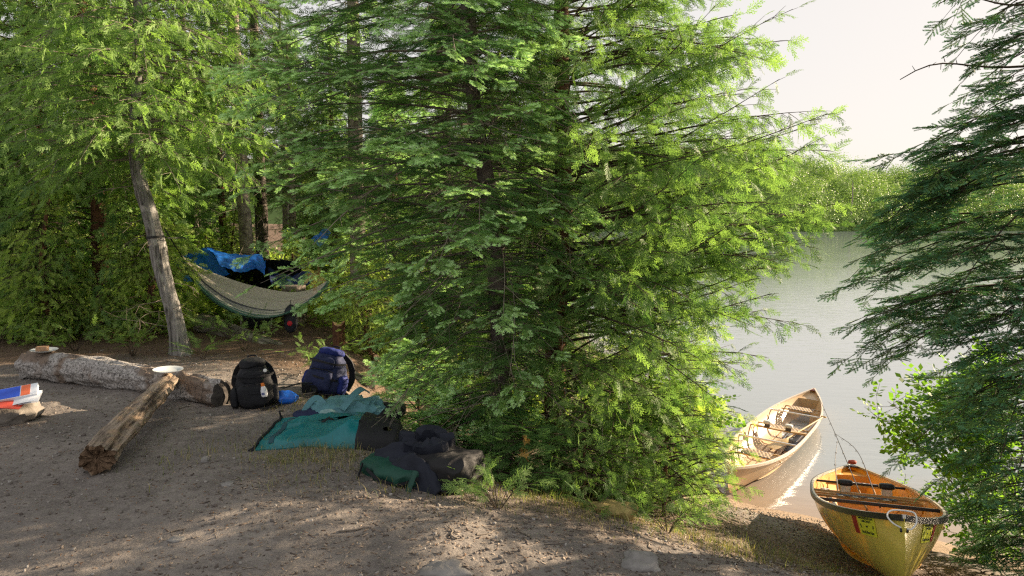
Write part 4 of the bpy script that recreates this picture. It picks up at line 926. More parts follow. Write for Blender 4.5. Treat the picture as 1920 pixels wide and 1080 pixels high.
# crumpled navy cloth: a draped fold from the top heap down the front
nu, nv = 90, 60; U, V = np.meshgrid(np.linspace(0, 1, nu), np.linspace(0, 1, nv), indexing='ij')
path = spline([(-.30, .06, .13), (-.16, .02, .19), (.00, -.03, .20), (.10, -.13, .15), (.17, -.25, .04)], nu); wid = np.interp(np.linspace(0, 1, nu), [0, .3, .6, 1], [.10, .17, .20, .17])
T = np.gradient(path, axis=0); T /= np.linalg.norm(T, axis=1)[:, None]; S_ = np.cross(T, A3(0, 0, 1)); S_ /= np.linalg.norm(S_, axis=1)[:, None]
cr = (V - .5) * 2; fold = .03 * np.sin(cr * 7 + 3 * U * 2) + .035 * fbm(np.stack([U * 3, V * 4, 0 * U + 4], -1), 1.3, 3) - .10 * np.abs(cr) ** 2.2
G = path[:, None] + S_[:, None] * (cr * wid[:, None])[..., None]; G[..., 2] += fold; G[..., 2] = np.maximum(G[..., 2], .005); G2 = G + A3(0, 0, -.012)
MB().grid(G).grid(G2, flip=True).grid(np.stack([G[:, 0], G2[:, 0]])).grid(np.stack([G2[:, -1], G[:, -1]])).grid(np.stack([G2[0], G[0]])).grid(np.stack([G[-1], G2[-1]])).build('open_flap', navyc, root, angle=80)
def collar():
    n, k = 90, 26; th = np.arange(n) * 2 * PI / n; Gs = []
    for i in range(k):
        s = i / (k - 1); r_ = .135 * (1 + .12 * math.sin(s * 5)) * (1 if s < .7 else 1 - (s - .7) * 1.5); z = .10 + .22 * (1 - (2 * s - 1) ** 2 if s > .5 else 1 - (1 - 2 * s) ** 2) * 1.0
        z = np.interp(s, [0, .5, .6, 1], [.06, .29, .29, .12])
        w = 1 + .22 * fbm(np.stack([np.cos(th) * 1.7, np.sin(th) * 1.7, np.full(n, s * 1.5)], -1), 1.5, 3)
        Gs.append(np.stack([r_ * 1.15 * w * np.cos(th) * (1 if s < .55 else .62 - .2 * s), r_ * .85 * w * np.sin(th) * (1 if s < .55 else .62 - .2 * s), z + .035 * fbm(np.stack([np.cos(th) * 2, np.sin(th) * 2, np.full(n, s)], -1), 1.3, 2)], -1))
    Gs = np.array(Gs); c = Gs[-1].mean(0); Gs = np.concatenate([Gs, (c + (Gs[-1] - c) * .1)[None]]); return Gs @ rotx(.25).T + A3(.02, .12, -.02)
MB().grid(collar(), closev=True).build('collar', navyc, root)
MB().strap(spline([(-.36, -.10, .14), (-.38, -.16, .05), (-.34, -.18, .01)], 10), .03, .006, nrm=(1, 0, 0)).build('buckle_strap', black_f, root)
MB().strap(spline([(-.33, -.14, .12), (-.24, -.2, .07), (-.12, -.22, .05), (.0, -.23, .09)], 14), .02, .005, nrm=(0, 1, 0)).build('buckle_strap', black_f, root)
MB().tube(spline([(-.02, -.21, .13), (-.05, -.26, .05), (-.06, -.28, .015)], 10), .02, 8, squash=.4).build('pouch', greenc, root)

# ================================================================ HAMMOCK, TARP, CHAIR
def stripes(name):
    t = NT(name); at_ = t.n('ShaderNodeUVMap') if False else t.n('ShaderNodeAttribute', _attribute_name='across')
    cr = t.ramp((at_, 'Fac'), [(0, (.56, .52, .44)), (.22, (.50, .45, .37)), (.24, (.56, .52, .44)), (.40, (.10, .10, .12)), (.43, (.40, .39, .36)), (.50, (.10, .10, .12)), (.52, (.58, .55, .48)), (.58, (.07, .12, .11)), (.60, (.56, .54, .47)), (.66, (.12, .22, .18)), (.69, (.50, .49, .42)), (.70, (.08, .19, .15)), (.84, (.03, .08, .06)), (.86, (.08, .19, .15)), (1, (.06, .16, .125))]); cr.color_ramp.interpolation = 'CONSTANT'
    p = t.n('ShaderNodeBsdfPrincipled', Roughness=.7, Base__Color=cr); tr = t.n('ShaderNodeBsdfTranslucent', Color=cr); mx = t.n('ShaderNodeMixShader', i0=.2); t.lk(p, 0, mx, 1); t.lk(tr, 0, mx, 2); return t.done(mx)
def w(px, py, d): return A3((px - 960) / F * d, d, CAMZ - (py - HZ) / F * d)
def hammock():
    A = w(342, 482, 9.35); B = w(616, 524, 8.9); nu, nv = 100, 44
    root = empty('hammock', tuple((A + B) / 2 - A3(0, 0, .7)), 'striped beige and green hammock slung between the trees', 'hammock'); off = np.array(root.location)
    U, V = np.meshgrid(np.linspace(0, 1, nu), np.linspace(0, 1, nv), indexing='ij')
    sag_far = .34; sag_near = .66
    sg = 4 * U * (1 - U); sg = sg ** .8
    C = A[None, None] * (1 - U)[..., None] + B[None, None] * U[..., None]
    wid = .42 * np.sin(U * PI) ** .7; th = (V - .0) * PI * .95 - .15
    # cross-section: a slack U; v=0 far edge, v=1 near edge
    yy = -np.cos(V * PI) * -1 * wid; 
    yoff = np.interp(V.ravel(), [0, 1], [1, -1]).reshape(V.shape) * wid * .75
    bot = np.sin(V * PI) ** .7 * wid * 1.0
    z = -(sag_far * (1 - V) + sag_near * V) * sg * .9 - bot * .26
    C = C.copy(); C[..., 1] += yoff; C[..., 2] += z + .018 * np.sin(V * 40) * np.clip(1 - 2.2 * np.minimum(U, 1 - U), 0, 1) + .016 * np.sin(V * 19 + U * 6) + .01 * fbm(np.stack([U * 4, V * 9, 0 * U], -1), 1, 2)
    G = C - off; G2 = G + A3(0, -.002, -.003)
    mb = MB().grid(G).grid(G2, flip=True); o = mb.build('cloth', stripes('striped_cloth'), root, angle=80)
    a = o.data.attributes.new('across', 'FLOAT', 'POINT'); a.data.foreach_set('value', np.concatenate([V.reshape(-1)] * 2).astype(np.float32))
    for P, Q in ((A, A3(-3.98, 8.1, 1.42)), (B, A3(-2.1, 9.5, 1.35))):
        MB().tube([P - off, (P + Q) / 2 - off + A3(0, 0, -.01), Q - off], .008, 6).build('rope', black_f, root)
hammock()
tarp_m = simple('blue_tarp', (.008, .15, .72), .45, .45, noise=.22, scale=5, bump=.4, bscale=9, transl=.12, col2=(.012, .20, .72)); tarp_d = simple('dark_tarp_inside', (.008, .012, .035), .7, .3)
def cloth(Q4, name, mat, parent, nu=40, nv=26, wr=.05, seed=0, sag=.08):
    a, b, c, d = [np.array(q, float) for q in Q4]; U, V = np.meshgrid(np.linspace(0, 1, nu), np.linspace(0, 1, nv), indexing='ij'); u = U[..., None]; v = V[..., None]
    G = (a * (1 - u) + b * u) * (1 - v) + (d * (1 - u) + c * u) * v; f = fbm(np.stack([U * 3 + V * 2, V * 3, 0 * U + seed], -1), 1.2, 3); G[..., 2] += -sag * 4 * U * (1 - U) * (.4 + .6 * V) + wr * f; G[..., 1] += wr * .8 * fbm(np.stack([U * 4, V * 2, 0 * U + seed + 3], -1), 1.1, 2)
    off = np.array(parent.location); G = G - off; return MB().grid(G).grid(G + A3(0, .004, -.004), flip=True).build(name, mat, parent, angle=80)
def tarp():
    root = empty('tarp', (-4.1, 10.2, .9), 'bright blue tarp pitched over a ridge line behind the hammock', 'tarp')
    R0 = w(388, 463, 10.0); R1 = w(492, 480, 10.2); R2 = w(560, 492, 10.3)
    cloth([w(326, 487, 9.9), R0, w(430, 512, 9.7), w(345, 530, 9.6)], 'front_flap', tarp_m, root, seed=1, wr=.04, sag=.03)
    cloth([R0, R1, w(497, 500, 9.8), w(420, 500, 9.7)], 'front_panel', tarp_m, root, seed=2, wr=.05, sag=.06)
    cloth([w(462, 492, 9.8), w(497, 488, 9.8), w(494, 514, 9.75), w(478, 502, 9.75)], 'hanging_corner', tarp_m, root, 20, 16, seed=5, wr=.02, sag=0)
    cloth([R0 + A3(0, .02, -.03), R2, w(575, 545, 11.4), w(430, 552, 11.4)], 'rear_panel', tarp_d, root, seed=3, wr=.05)
    cloth([w(500, 505, 10.3), w(585, 510, 10.4), w(580, 530, 10.2), w(505, 528, 10.1)], 'inner_panel', simple('navy_tarp', (.01, .03, .13), .6, .4), root, seed=6, wr=.04)
    MB().tube([w(326, 484, 10.0) - np.array(root.location), R0 - np.array(root.location), R2 - np.array(root.location), w(640, 470, 10.5) - np.array(root.location)], .006, 6).build('ridge_line', black_f, root)
    root = empty('tarp', (-2.9, 11.3, 1.0), 'scrap of blue tarp showing through the fir branches', 'tarp')
    cloth([w(584, 448, 10.8), w(612, 425, 10.9), w(622, 436, 10.8), w(600, 462, 10.7)], 'panel', tarp_m, root, 16, 12, seed=8, wr=.02, sag=.01)
tarp()
def text_mesh(s, size, mat, parent, loc, rot, name='lettering', sx=1):
    c = bpy.data.curves.new(name, 'FONT'); c.body = s; c.size = size; c.align_x = 'CENTER'; c.align_y = 'CENTER'; c.extrude = .0004
    t = bpy.data.objects.new('t', c); COL.objects.link(t); bpy.context.view_layer.update()
    me = bpy.data.meshes.new_from_object(t.evaluated_get(bpy.context.evaluated_depsgraph_get())); bpy.data.objects.remove(t)
    me.materials.clear(); me.materials.append(mat); o = link(name, me, parent); o.location = loc; o.rotation_euler = rot; o.scale = (sx, 1, 1); return o
whitem = simple('white_print', (.7, .74, .8), .5, .3, noise=.03, bump=0)
def chair():
    c = w(480, 590, 9.75); g = H(c[0], c[1]); root = empty('camp_chair', (c[0], c[1], g), 'black folding camp chair with white logo under the hammock', 'chair'); zt = c[2] - g
    bk = MB(); U = np.linspace(-1, 1, 16); Vv = np.linspace(0, 1, 12); G = np.array([[(.2 * u, .03 * (1 - u * u) - .10 * (1 - v), zt - .18 + .38 * v) for v in Vv] for u in U]); bk.grid(G).grid(G + A3(0, .006, 0), flip=True); bk.build('backrest', black_f, root)
    st = MB(); G = np.array([[(.2 * u, -.12 - .36 * v, zt - .17 - .03 * (1 - u * u)) for v in Vv] for u in U]); st.grid(G).grid(G + A3(0, 0, -.006), flip=True); st.build('seat', black_f, root)
    pale = simple('pale_metal', (.6, .58, .52), .4, .5, noise=.05)
    for sx in (-1, 1):
        MB().tube([(.21 * sx, .0, zt + .2), (.21 * sx, -.12, zt - .17), (.20 * sx, .10, .0)], .011, 8).build('leg', pale, root)
        MB().tube([(.21 * sx, -.44, zt - .16), (.23 * sx, -.46, 0)], .011, 8).build('leg', pale, root)
    f = MB(); th = np.linspace(0, 2 * PI, 25); f.tube([(-.085 + .022 * math.cos(a), -.06, zt + .04 + .022 * math.sin(a)) for a in th], .007, 6); f.build('logo', whitem, root)
    text_mesh('OUTBOUND', .045, whitem, root, (.03, -.066, zt + .04), (PI / 2 + .25, 0, 0)); text_mesh('the great outdoors', .026, whitem, root, (0, -.072, zt - .01), (PI / 2 + .25, 0, 0))
chair()
def sack():
    c = w(541, 572, 8.95); root = empty('stuff_sack', (c[0], c[1], c[2] - .36), 'black stuff sack with a red emblem hanging below the hammock', 'bag')
    def shp(d):
        z = d[:, 2] / .36 + .5; d = d.copy(); d[:, 0] *= np.interp(z, [0, .3, .8, 1], [.75, 1.0, .95, .8]); d[:, 2] += .18; return d
    MB().grid(blob_grid((.17, .12, .36), (.75, .6), 48, 40, .012, 5, shp), closev=True).build('bag', fab('black_sack', (.014, .018, .03), .5), root)
    mb = MB(); lathe(mb, [(.001, .003), (.030, .003), (.033, 0), (.001, 0)], (0, 0, 0), 24, R=rotx(PI / 2)); lg = mb.build('emblem', simple('red_print', (.6, .03, .05), .5, .3, noise=.05), root, loc=(.005, -.067, .13))
    mb = MB().tube(spline([(.075, -.02, .33), (.1, -.03, .38), (.09, -.02, .28)], 8), .003, 6); mb.build('cord', grey_f, root)
    MB().tube([(0, 0, .35), (.0, .01, .42)], .004, 6).build('hanging_cord', black_f, root)
sack()

# ================================================================ CANOES
def canoe(name, label, c, yaw, pt, roll, L, B, sh, D, outer, inner, gun_out, gun_in, yellow):
    root = empty(name, c, label, 'canoe'); R = rotz(yaw) @ rotx(pt) @ roty(roll); Mx = Matrix(R.tolist()).to_4x4(); root.rotation_euler = Mx.to_euler()
    nt_, nh = 96, 22; t = np.linspace(-1, 1, nt_); t = np.sign(t) * (1 - (1 - np.abs(t)) ** 1.25)
    keel = lambda s: -D + .05 * abs(s) ** 4 + .15 * np.clip((abs(s) - .93) / .07, 0, 1) ** 2.5
    def side(s, h, inset=0.):
        p = 2.8 - .45 * (1 - h); hw = B / 2 * max(0, 1 - abs(s) ** p); e = .25 + .25 * abs(s) ** 4; sh_ = h ** e * (1 + .035 * math.sin(h * PI))
        z = keel(s) + h * (sh * abs(s) ** 3.5 - keel(s)); return max(0, hw * sh_ - inset), s * L / 2 * (1 - inset * .25), z
    def shell_(inset, zoff):
        G = []
        hs = np.concatenate([np.linspace(1, 0, nh) ** 1.9, (np.linspace(0, 1, nh) ** 1.9)[1:]])
        for s in t:
            row = []
            for i, h in enumerate(hs):
                x_, y_, z_ = side(s, h, inset); row.append((-x_ if i < nh else x_, y_, z_ + zoff * (1 - h)))
            G.append(row)
        return np.array(G)
    Go = shell_(0, 0); Gi = shell_(.007, .012)
    mb = MB().grid(Go, 0); mb.grid(Gi, 1, flip=True); mb.grid(np.stack([Go[:, 0], Gi[:, 0]]), 0); mb.grid(np.stack([Gi[:, -1], Go[:, -1]]), 0)
    hull = mb.build('hull', [outer, inner], root, angle=60)
    for s_ in (-1, 1):
        tt = np.linspace(-.998, .998, 90); pts = np.array([(s_ * (B / 2 * (1 - abs(q) ** 2.8)), q * L / 2, sh * abs(q) ** 3.5) for q in tt])
        MB().strap(pts + A3(s_ * .006, 0, -.004), .014, .034, nrm=(0, 0, 1)).build('gunwale', gun_out, root)
        MB().strap(pts + A3(-s_ * .008, 0, .004), .016, .022, nrm=(0, 0, 1)).build('inner_gunwale', gun_in, root)
    hw = lambda y_: B / 2 * (1 - abs(2 * y_ / L) ** 2.8); hz_ = lambda y_: sh * abs(2 * y_ / L) ** 3.5
    # floor core: oval slab with dark grooves
    fl = MB(); ys = np.linspace(-L * .36, L * .36, 60); G = []
    for y_ in ys:
        q = y_ / (L * .36); w_ = .27 * math.sqrt(max(0, 1 - q ** 4)) + .002; z_ = keel(2 * y_ / L) + .022
        G.append([(x_ * w_, y_, z_ + .012 * abs(x_) ** 3 + (0 if abs(x_) < .99 else -.015)) for x_ in np.linspace(-1, 1, 17)])
    fl.grid(np.array(G)); fl.build('floor_core', inner, root)
    for x_ in (-.14, -.045, .05, .145):
        for y0, y1 in ((-L * .26, -.1), (.1, L * .27)): MB().strap([(x_ + (.01 if y_ > 0 else 0), y_, keel(2 * y_ / L) + .029) for y_ in np.linspace(y0, y1, 12)], .012, .004).build('floor_groove', simple('groove_brown', (.22, .12, .05), .6) if 'groove_brown' not in bpy.data.materials else bpy.data.materials['groove_brown'], root)
    for y_ in (-L * .17, 0., L * .17):
        pts = []
        for h in np.concatenate([np.linspace(.8, .12, 14), np.linspace(.12, .8, 14)]):
            x_, yy, z_ = side(2 * y_ / L, h, .012); pts.append((-x_ if len(pts) < 14 else x_, y_, z_ + .004 + .012 * (1 - h)))
        MB().strap(pts, .05, .006, nrm=(0, 1, 0)) if False else None
        mb = MB(); P = np.array(pts); mb.grid(np.stack([P + A3(0, -.03, 0), P + A3(0, .03, 0)])); mb.build('rib', inner, root)
    # thwarts
    def bar(y_, w_, th_, mat, nm, zz=-.02, slant=0): MB().box((0, 0, 0), (2 * hw(y_) - .02, w_, th_)).build(nm, mat, root, bevel=.004, loc=(0, y_, hz_(y_) + zz)).rotation_euler.z = slant
    wood = simple('ash_wood' + name, (.50, .33, .16), .45, .4, noise=.2, scale=6, bump=.1, stretch=(1, 12, 12)) ; alum = simple('aluminium' + name, (.62, .62, .62), .35, .5, metal=.6, noise=.05)
    tm = simple('black_aluminium' + name, (.012, .012, .016), .4, .5, noise=.05) if yellow else alum
    bar(L * .21, .03, .022, tm, 'thwart')
    bar(-L * .15 if yellow else -L * .13, .036 if yellow else .028, .026, tm, 'thwart')
    yk = MB(); ys = np.linspace(-1, 1, 30); pts = np.array([(q * (hw(0) - .012), -.04 * (1 - q ** 2) ** 2, -.018) for q in ys]); yk.strap(pts, .045, .02, nrm=(0, 0, 1)); yk.build('yoke', wood, root)
    pad_m = simple('pad_vinyl' + name, (.015, .015, .02) if yellow else (.66, .63, .58), .45, .4, noise=.08); dk = simple('pad_bracket' + name, (.55, .5, .42) if yellow else (.05, .05, .06), .4, .5, metal=.4)
    for sx in (-1, 1):
        b = MB().box((0, 0, 0), (.085, .05, .07)); b.build('pad_bracket', dk, root, bevel=.006, loc=(sx * .165 - .02, -.03, .02))
        p = MB().grid(blob_grid((.125, .10, .055), (.5, .6), 32, 20, .0015, 3), closev=True); p.build('yoke_pad', pad_m, root, loc=(sx * .165 - .02, -.03, .072))
    # web seats
    webd = simple('dark_web' + name, (.045, .055, .09), .7, .3, noise=.15); webl = simple('pale_web' + name, (.52, .50, .46) if yellow else (.48, .36, .24), .7, .3, noise=.1)
    for y_ in ((-L * .245), .26, L * .30):
        s = MB(); W_ = 2 * hw(y_) - .03; z_ = hz_(y_) - .075; sw = min(.42 if abs(y_) > .5 else .50, W_ * .8)
        for dy in (-.12, .12): s.box((0, y_ + dy, z_), (W_ if abs(y_) < .5 else 2 * hw(abs(y_) + abs(.12)) - .02, .026, .022), m=0)
        s.build('seat_frame', wood if not yellow else wood, root, bevel=.003)
        mb = MB(); n1 = 8; n2 = 4
        for i in range(n1):
            xx = (i - (n1 - 1) / 2) * sw / n1
            mb.strap([(xx, y_ + q * .135, z_ + .012 + .004 * ((j + i) % 2)) for j, q in enumerate(np.linspace(-1, 1, 9))], sw / n1 * .72, .0025, m=0)
        for j in range(n2):
            yy = y_ + (j - (n2 - 1) / 2) * .058
            mb.strap([(q * sw / 2, yy, z_ + .014 + .005 * ((k + j) % 2)) for k, q in enumerate(np.linspace(-1, 1, 17))], .040, .0025, m=1)
        mb.build('seat_webbing', [webd, webl] if not yellow else [webl, webd], root, smooth=False)
        for sx in (-1, 1): MB().tube([(sx * W_ * .42, y_ - .1, hz_(y_) - .01), (sx * W_ * .42, y_ - .1, z_)], .004, 6).build('seat_hanger', alum, root)
    # decks and flotation tanks
    for e in (-1, 1):
        y0 = e * L * (.475 if not yellow else .465); tri = [(-hw(y0) + .01, y0, hz_(y0) + .012), (hw(y0) - .01, y0, hz_(y0) + .012), (.004, e * L * .4985, sh + .014), (-.004, e * L * .4985, sh + .014)]
        nvx = len(tri); V = tri + [(a, b, c_ - .012) for a, b, c_ in tri]; MB().add(V, [(0, 1, 2, 3), (7, 6, 5, 4), (0, 4, 5, 1), (1, 5, 6, 2), (3, 7, 4, 0)]).build('deck_plate', simple('deck_' + name, (.012, .014, .03) if yellow else (.13, .03, .02), .4, .5), root)
        yb = e * L * .41; x_, _, zt = side(2 * yb / L, .86, .008); rows = []
        for h in np.linspace(.03, .86, 12): xx, _, zz = side(2 * yb / L, h, .008); rows.append([(-xx, yb, zz), (-xx * .33, yb, zz), (xx * .33, yb, zz), (xx, yb, zz)])
        mb = MB().grid(np.array(rows), flip=e > 0)
        tops = []
        for y_ in np.linspace(yb, e * L * .485, 8): xx, _, zz = side(2 * y_ / L, .86, .008); tops.append([(-xx, y_, zz), (0, y_, zz + .004), (xx, y_, zz)])
        mb.grid(np.array(tops), flip=e < 0); mb.build('flotation_tank', inner, root)
    return root, side, keel
def hullmat(name, col, transl=.15, rough=.3, coat=.35, weave=.1):
    t = NT(name); tc = t.n('ShaderNodeTexCoord'); n1 = t.n('ShaderNodeTexNoise', Scale=2.5, Detail=5.0); t.lk(tc, 'Object', n1, 'Vector'); mp = t.n('ShaderNodeMapping', Scale=(4, .6, 14)); t.lk(tc, 'Object', mp, 0); n3 = t.n('ShaderNodeTexNoise', Scale=5.0, Detail=8.0, Roughness=.75); t.lk(mp, 0, n3, 'Vector')
    c = np.array(col); rp = t.ramp(n1, [(.3, tuple(c * .82)), (.7, tuple(np.minimum(c * 1.12, 1)))]); sc = t.mix(t.ramp(n3, [(.56, (0, 0, 0)), (.75, (.35, .35, .35))]), rp, tuple(c * .55 + .08))
    p = t.n('ShaderNodeBsdfPrincipled', Roughness=rough); t.lk(sc, 2, p, 'Base Color'); p.inputs['Coat Weight'].default_value = coat; p.inputs['Coat Roughness'].default_value = .12
    bm = t.n('ShaderNodeBump', Strength=weave, Distance=.004, Height=n3); t.lk(bm, 0, p, 'Normal')
    tr = t.n('ShaderNodeBsdfTranslucent'); t.lk(sc, 2, tr, 0); mx = t.n('ShaderNodeMixShader', i0=transl); t.lk(p, 0, mx, 1); t.lk(tr, 0, mx, 2); return t.done(mx)
yo = hullmat('golden_kevlar', (.80, .68, .12), .15, .2); yi = hullmat('amber_inside', (.80, .40, .07), .25, .4, .2); bo = hullmat('tan_kevlar', (.62, .44, .25), .12, .28); bi = hullmat('tan_inside', (.68, .49, .29), .15, .45, .15)
ybl = simple('black_gunwale', (.02, .02, .022), .45, .4, noise=.1); ysil = simple('bright_rail', (.55, .52, .46), .35, .5, metal=.4, noise=.05); bwh = simple('pale_gunwale', (.60, .52, .43), .35, .5, noise=.05)
yc, yside, ykeel = canoe('canoe', 'golden yellow canoe with black rim drawn up on the landing, bow nearest', (3.173, 6.046, CAMZ - 2.476), -.409, -.271, -.045, 5.331, .926, .104, .345, yo, yi, ybl, ysil, True)
bc, bside, bkeel = canoe('canoe', 'tan canoe with pale rims floating off the bank, farther from the camera', (4.31, 11.045, CAMZ - 3.455 + .012), -.596, -.012, .03, 5.341, .918, .127, .305, bo, bi, bwh, bwh, False)
# yellow canoe's bow: painter loop, stickers
L_, B_, SH_ = 5.331, .926, .104
pts = spline([(-.012, -L_ * .494, SH_ - .062), (-.05, -L_ * .489, SH_ - .045), (-.075, -L_ * .484, SH_ - .016), (-.066, -L_ * .478, SH_ + .008), (-.03, -L_ * .474, SH_ + .020), (.05, -L_ * .474, SH_ + .020), (.068, -L_ * .480, SH_ + .004), (.064, -L_ * .487, SH_ - .032), (.036, -L_ * .494, SH_ - .062), (.012, -L_ * .495, SH_ - .062)], 50)
MB().tube(pts, .0048, 8).build('painter_loop', simple('white_rope', (.72, .72, .70), .8, .2, noise=.08, scale=60), yc)
for s_ in (-1, 1): MB().tube([(s_ * .004, -L_ * .494, SH_ - .075), (s_ * .02, -L_ * .4935, SH_ - .075)], .011, 10).build('painter_hole', ybl, yc)
def decal(sgn, y0, y1, h0, h1, mat, nm='sticker', n=8, off=.003):
    G = []
    for y_ in np.linspace(y0, y1, n):
        row = []
        for h in np.linspace(h0, h1, n):
            x_, yy, z = yside(2 * y_ / L_, h); row.append((sgn * (x_ + off), yy - off * .5, z))
        G.append(row)
    return MB().grid(np.array(G), flip=sgn > 0).build(nm, mat, yc)
stk = simple('yellow_sticker', (.72, .74, .04), .4, .4, noise=.03, bump=0); redm = simple('red_sticker', (.38, .02, .015), .45, .4, noise=.1, bump=0); inkm = simple('sticker_ink', (.02, .04, .03), .5, .3, noise=.02, bump=0)
def hframe(sgn, y_, h, off):
    """point and axes on the hull side for lettering"""
    P = lambda yy, hh: A3(*[q for q in (lambda r: (sgn * (r[0] + off), r[1] - off * .5, r[2]))(yside(2 * yy / L_, hh))])
    p = P(y_, h); ux = P(y_ - .02 * sgn * -1 * -1, h) - p if False else (P(y_ + .02, h) - p) * (-sgn * -1 if False else (1 if sgn > 0 else -1)); uz = P(y_, h + .03) - p; ux /= np.linalg.norm(ux); uz = uz - ux * (uz @ ux); uz /= np.linalg.norm(uz); n_ = np.cross(ux, uz)
    return p, Matrix(np.stack([ux, uz, n_], 1).tolist())
for sgn in (-1, 1):
    ya, yb = (-2.02, -2.17) if sgn < 0 else (-2.17, -2.02)
    sy0, sy1 = -2.15, -2.37; decal(sgn, sy0, sy1, .66, .96, stk, 'sticker'); decal(sgn, -2.06, -2.125, .66, .97, redm, 'red_label')
    def put(s, size, yy, hh):
        p, Rm = hframe(sgn, yy, hh, .0045); 
        if sgn < 0: pass
        o = text_mesh(s, size, inkm, yc, tuple(p), Rm.to_euler()); return o
    put('www.outfitters.com', .0245, -2.26, .925); put('1-800-CANOES', .019, -2.26, .875); put('Ready Rent Gear', .025, -2.26, .71)
    for yy, rr in ((-2.18, .5), (-2.26, 1.57), (-2.34, -.5)):
        p, Rm = hframe(sgn, yy, .80, .0045); mb = MB(); n_ = 12; a_ = np.arange(n_) * 2 * PI / n_; V = np.stack([.006 * np.cos(a_), .014 * np.sin(a_), 0 * a_], -1) @ rotz(rr).T; mb.add(V, [tuple(range(n_))]); o = mb.build('sticker_mark', inkm, yc); o.location = tuple(p); o.rotation_euler = Rm.to_euler()
# loads: paddles in the tan canoe
def local_to(root_c, yaw, pt, roll, p): return rotz(yaw) @ rotx(pt) @ roty(roll) @ np.array(p, float) + np.array(root_c, float)
bC = ((4.31, 11.045, CAMZ - 3.443), -.596, -.012, .03); yC = ((3.173, 6.046, CAMZ - 2.476), -.409, -.271, -.045)
def paddle(frame, grip, blade, label, cols, bl=.5, bw=.20):
    g = local_to(*frame, grip); b = local_to(*frame, blade); ax = b - g; Ln = np.linalg.norm(ax); ax /= Ln; sx = np.cross(ax, A3(0, 0, 1)); sx /= np.linalg.norm(sx); nz = np.cross(sx, ax)
    root = empty('paddle', tuple(b), label, 'paddle'); T = lambda u, v, n_=0: g + ax * u + sx * v + nz * n_ - b
    MB().tube([T(u, 0) for u in np.linspace(.03, Ln - bl + .06, 10)], .0145, 10).build('shaft', cols[0], root)
    MB().tube([T(0, v) for v in (-.045, -.02, .02, .045)], [.010, .016, .016, .010], 10).build('grip', cols[0], root)
    us = np.linspace(0, 1, 20); G = []
    for s in us:
        w_ = bw / 2 * np.interp(s, [0, .12, .3, .8, .95, 1], [.12, .45, .92, 1, .9, .55]); th_ = .006 + .008 * (1 - s)
        G.append([T(Ln - bl + s * bl, a * w_, b_ * th_ * (1 - abs(a) ** 2 * .8)) for a, b_ in ((-1, 0), (-.5, .8), (0, 1), (.5, .8), (1, 0), (.5, -.8), (0, -1), (-.5, -.8))])
    MB().grid(np.array(G), closev=True).add(G[-1], [tuple(range(8))]).build('blade', cols[1], root)
w1 = simple('paddle_wood', (.60, .40, .18), .35, .5, noise=.2, scale=5, bump=.05, stretch=(10, 2, 2)); w2 = simple('paddle_blade_wood', (.50, .36, .18), .4, .5, noise=.3, scale=6, bump=.05)
blk = simple('carbon_black', (.03, .035, .05), .4, .5); whp = simple('white_shaft', (.72, .72, .70), .4, .4, noise=.04)
paddle(bC, (.47, 1.05, .035), (.02, -.55, -.18), 'wooden paddle with broad blade lying across the tan canoe', (w1, w2))
paddle(bC, (.36, 1.0, -.08), (.24, -.42, -.215), 'dark bladed paddle with white shaft lying beside the wooden one', (whp, blk), bl=.46, bw=.17)
paddle(yC, (-.34, .75, -.07), (-.20, -.70, -.20), 'white shafted paddle lying along the left side of the yellow canoe', (whp, blk), bl=.42, bw=.17)
paddle(yC, (.30, -1.02, -.10), (-.12, -1.15, -.16), 'pale wooden paddle lying crosswise under the bow thwart', (w1, w2), bl=.2, bw=.12)
def blob_item(name, frame, p, size, mat, label, cat, rz_=0, wr=.01):
    q = local_to(*frame, p); o = MB().grid(blob_grid(size, (.6, .6), 48, 30, wr, 9), closev=True).build(name, mat, loc=tuple(q)); o.rotation_euler.z = frame[1] + rz_; return tag(o, label, cat)
blob_item('seat_cushion', yC, (-.10, -1.45, -.17), (.22, .2, .05), simple('cushion_white', (.72, .68, .6), .7, .2), 'small pale cushion in the bow of the yellow canoe', 'cushion')
blob_item('dry_sack', yC, (.10, -1.35, -.18), (.18, .18, .10), black_f, 'small black sack beside the pale cushion in the canoe', 'bag')
blob_item('life_jacket', bC, (.20, .25, -.20), (.26, .45, .10), simple('grey_foam', (.22, .24, .27), .8, .2, noise=.2), 'grey life jacket on the floor of the tan canoe', 'life jacket')
blob_item('bow_tie', yC, (0, 2.52, .14), (.08, .06, .035), simple('red_cord', (.30, .05, .03), .7, .2), 'red brown cord bundle tied on the yellow canoe stern', 'cord', wr=.012)
def rod(frame, base, tip, bend, label, r0=.0055, guides=6):
    b = local_to(*frame, base); t_ = np.array(tip, float); mid = (b + t_) / 2 + np.array(bend); pts = spline([b, mid, t_], 24)
    root = empty('fishing_rod', tuple(b), label, 'fishing rod'); P = pts - b
    MB().tube(P, np.linspace(r0, .0025, 24), 6).build('blank', simple('rod_blank', (.05, .05, .06), .4, .5), root)
    hb = P[0] - (P[3] - P[0]) * .9; MB().tube([hb, P[1]], .011, 8).build('handle', simple('cork', (.30, .18, .10), .8, .2), root)
    for i in np.linspace(5, 23, guides).astype(int):
        mb = MB(); th = np.linspace(0, 2 * PI, 9); mb.tube([P[i] + A3(.010 * math.cos(a), 0, .010 * math.sin(a) - .010) for a in th], .0022, 5); mb.build('line_guide', bpy.data.materials['rod_blank'], root)
    MB().grid(blob_grid((.05, .06, .05), (.8, .8), 20, 14, .004, 2), closev=True).build('reel', bpy.data.materials['rod_blank'], root, loc=tuple(P[1] * .3 + A3(0, 0, -.035)))
rod(yC, (-.02, .75, -.08), w(1547, 748, 8.8), (0, 0, .02), 'long straight fishing rod leaning over the yellow canoe stern, tallest one')
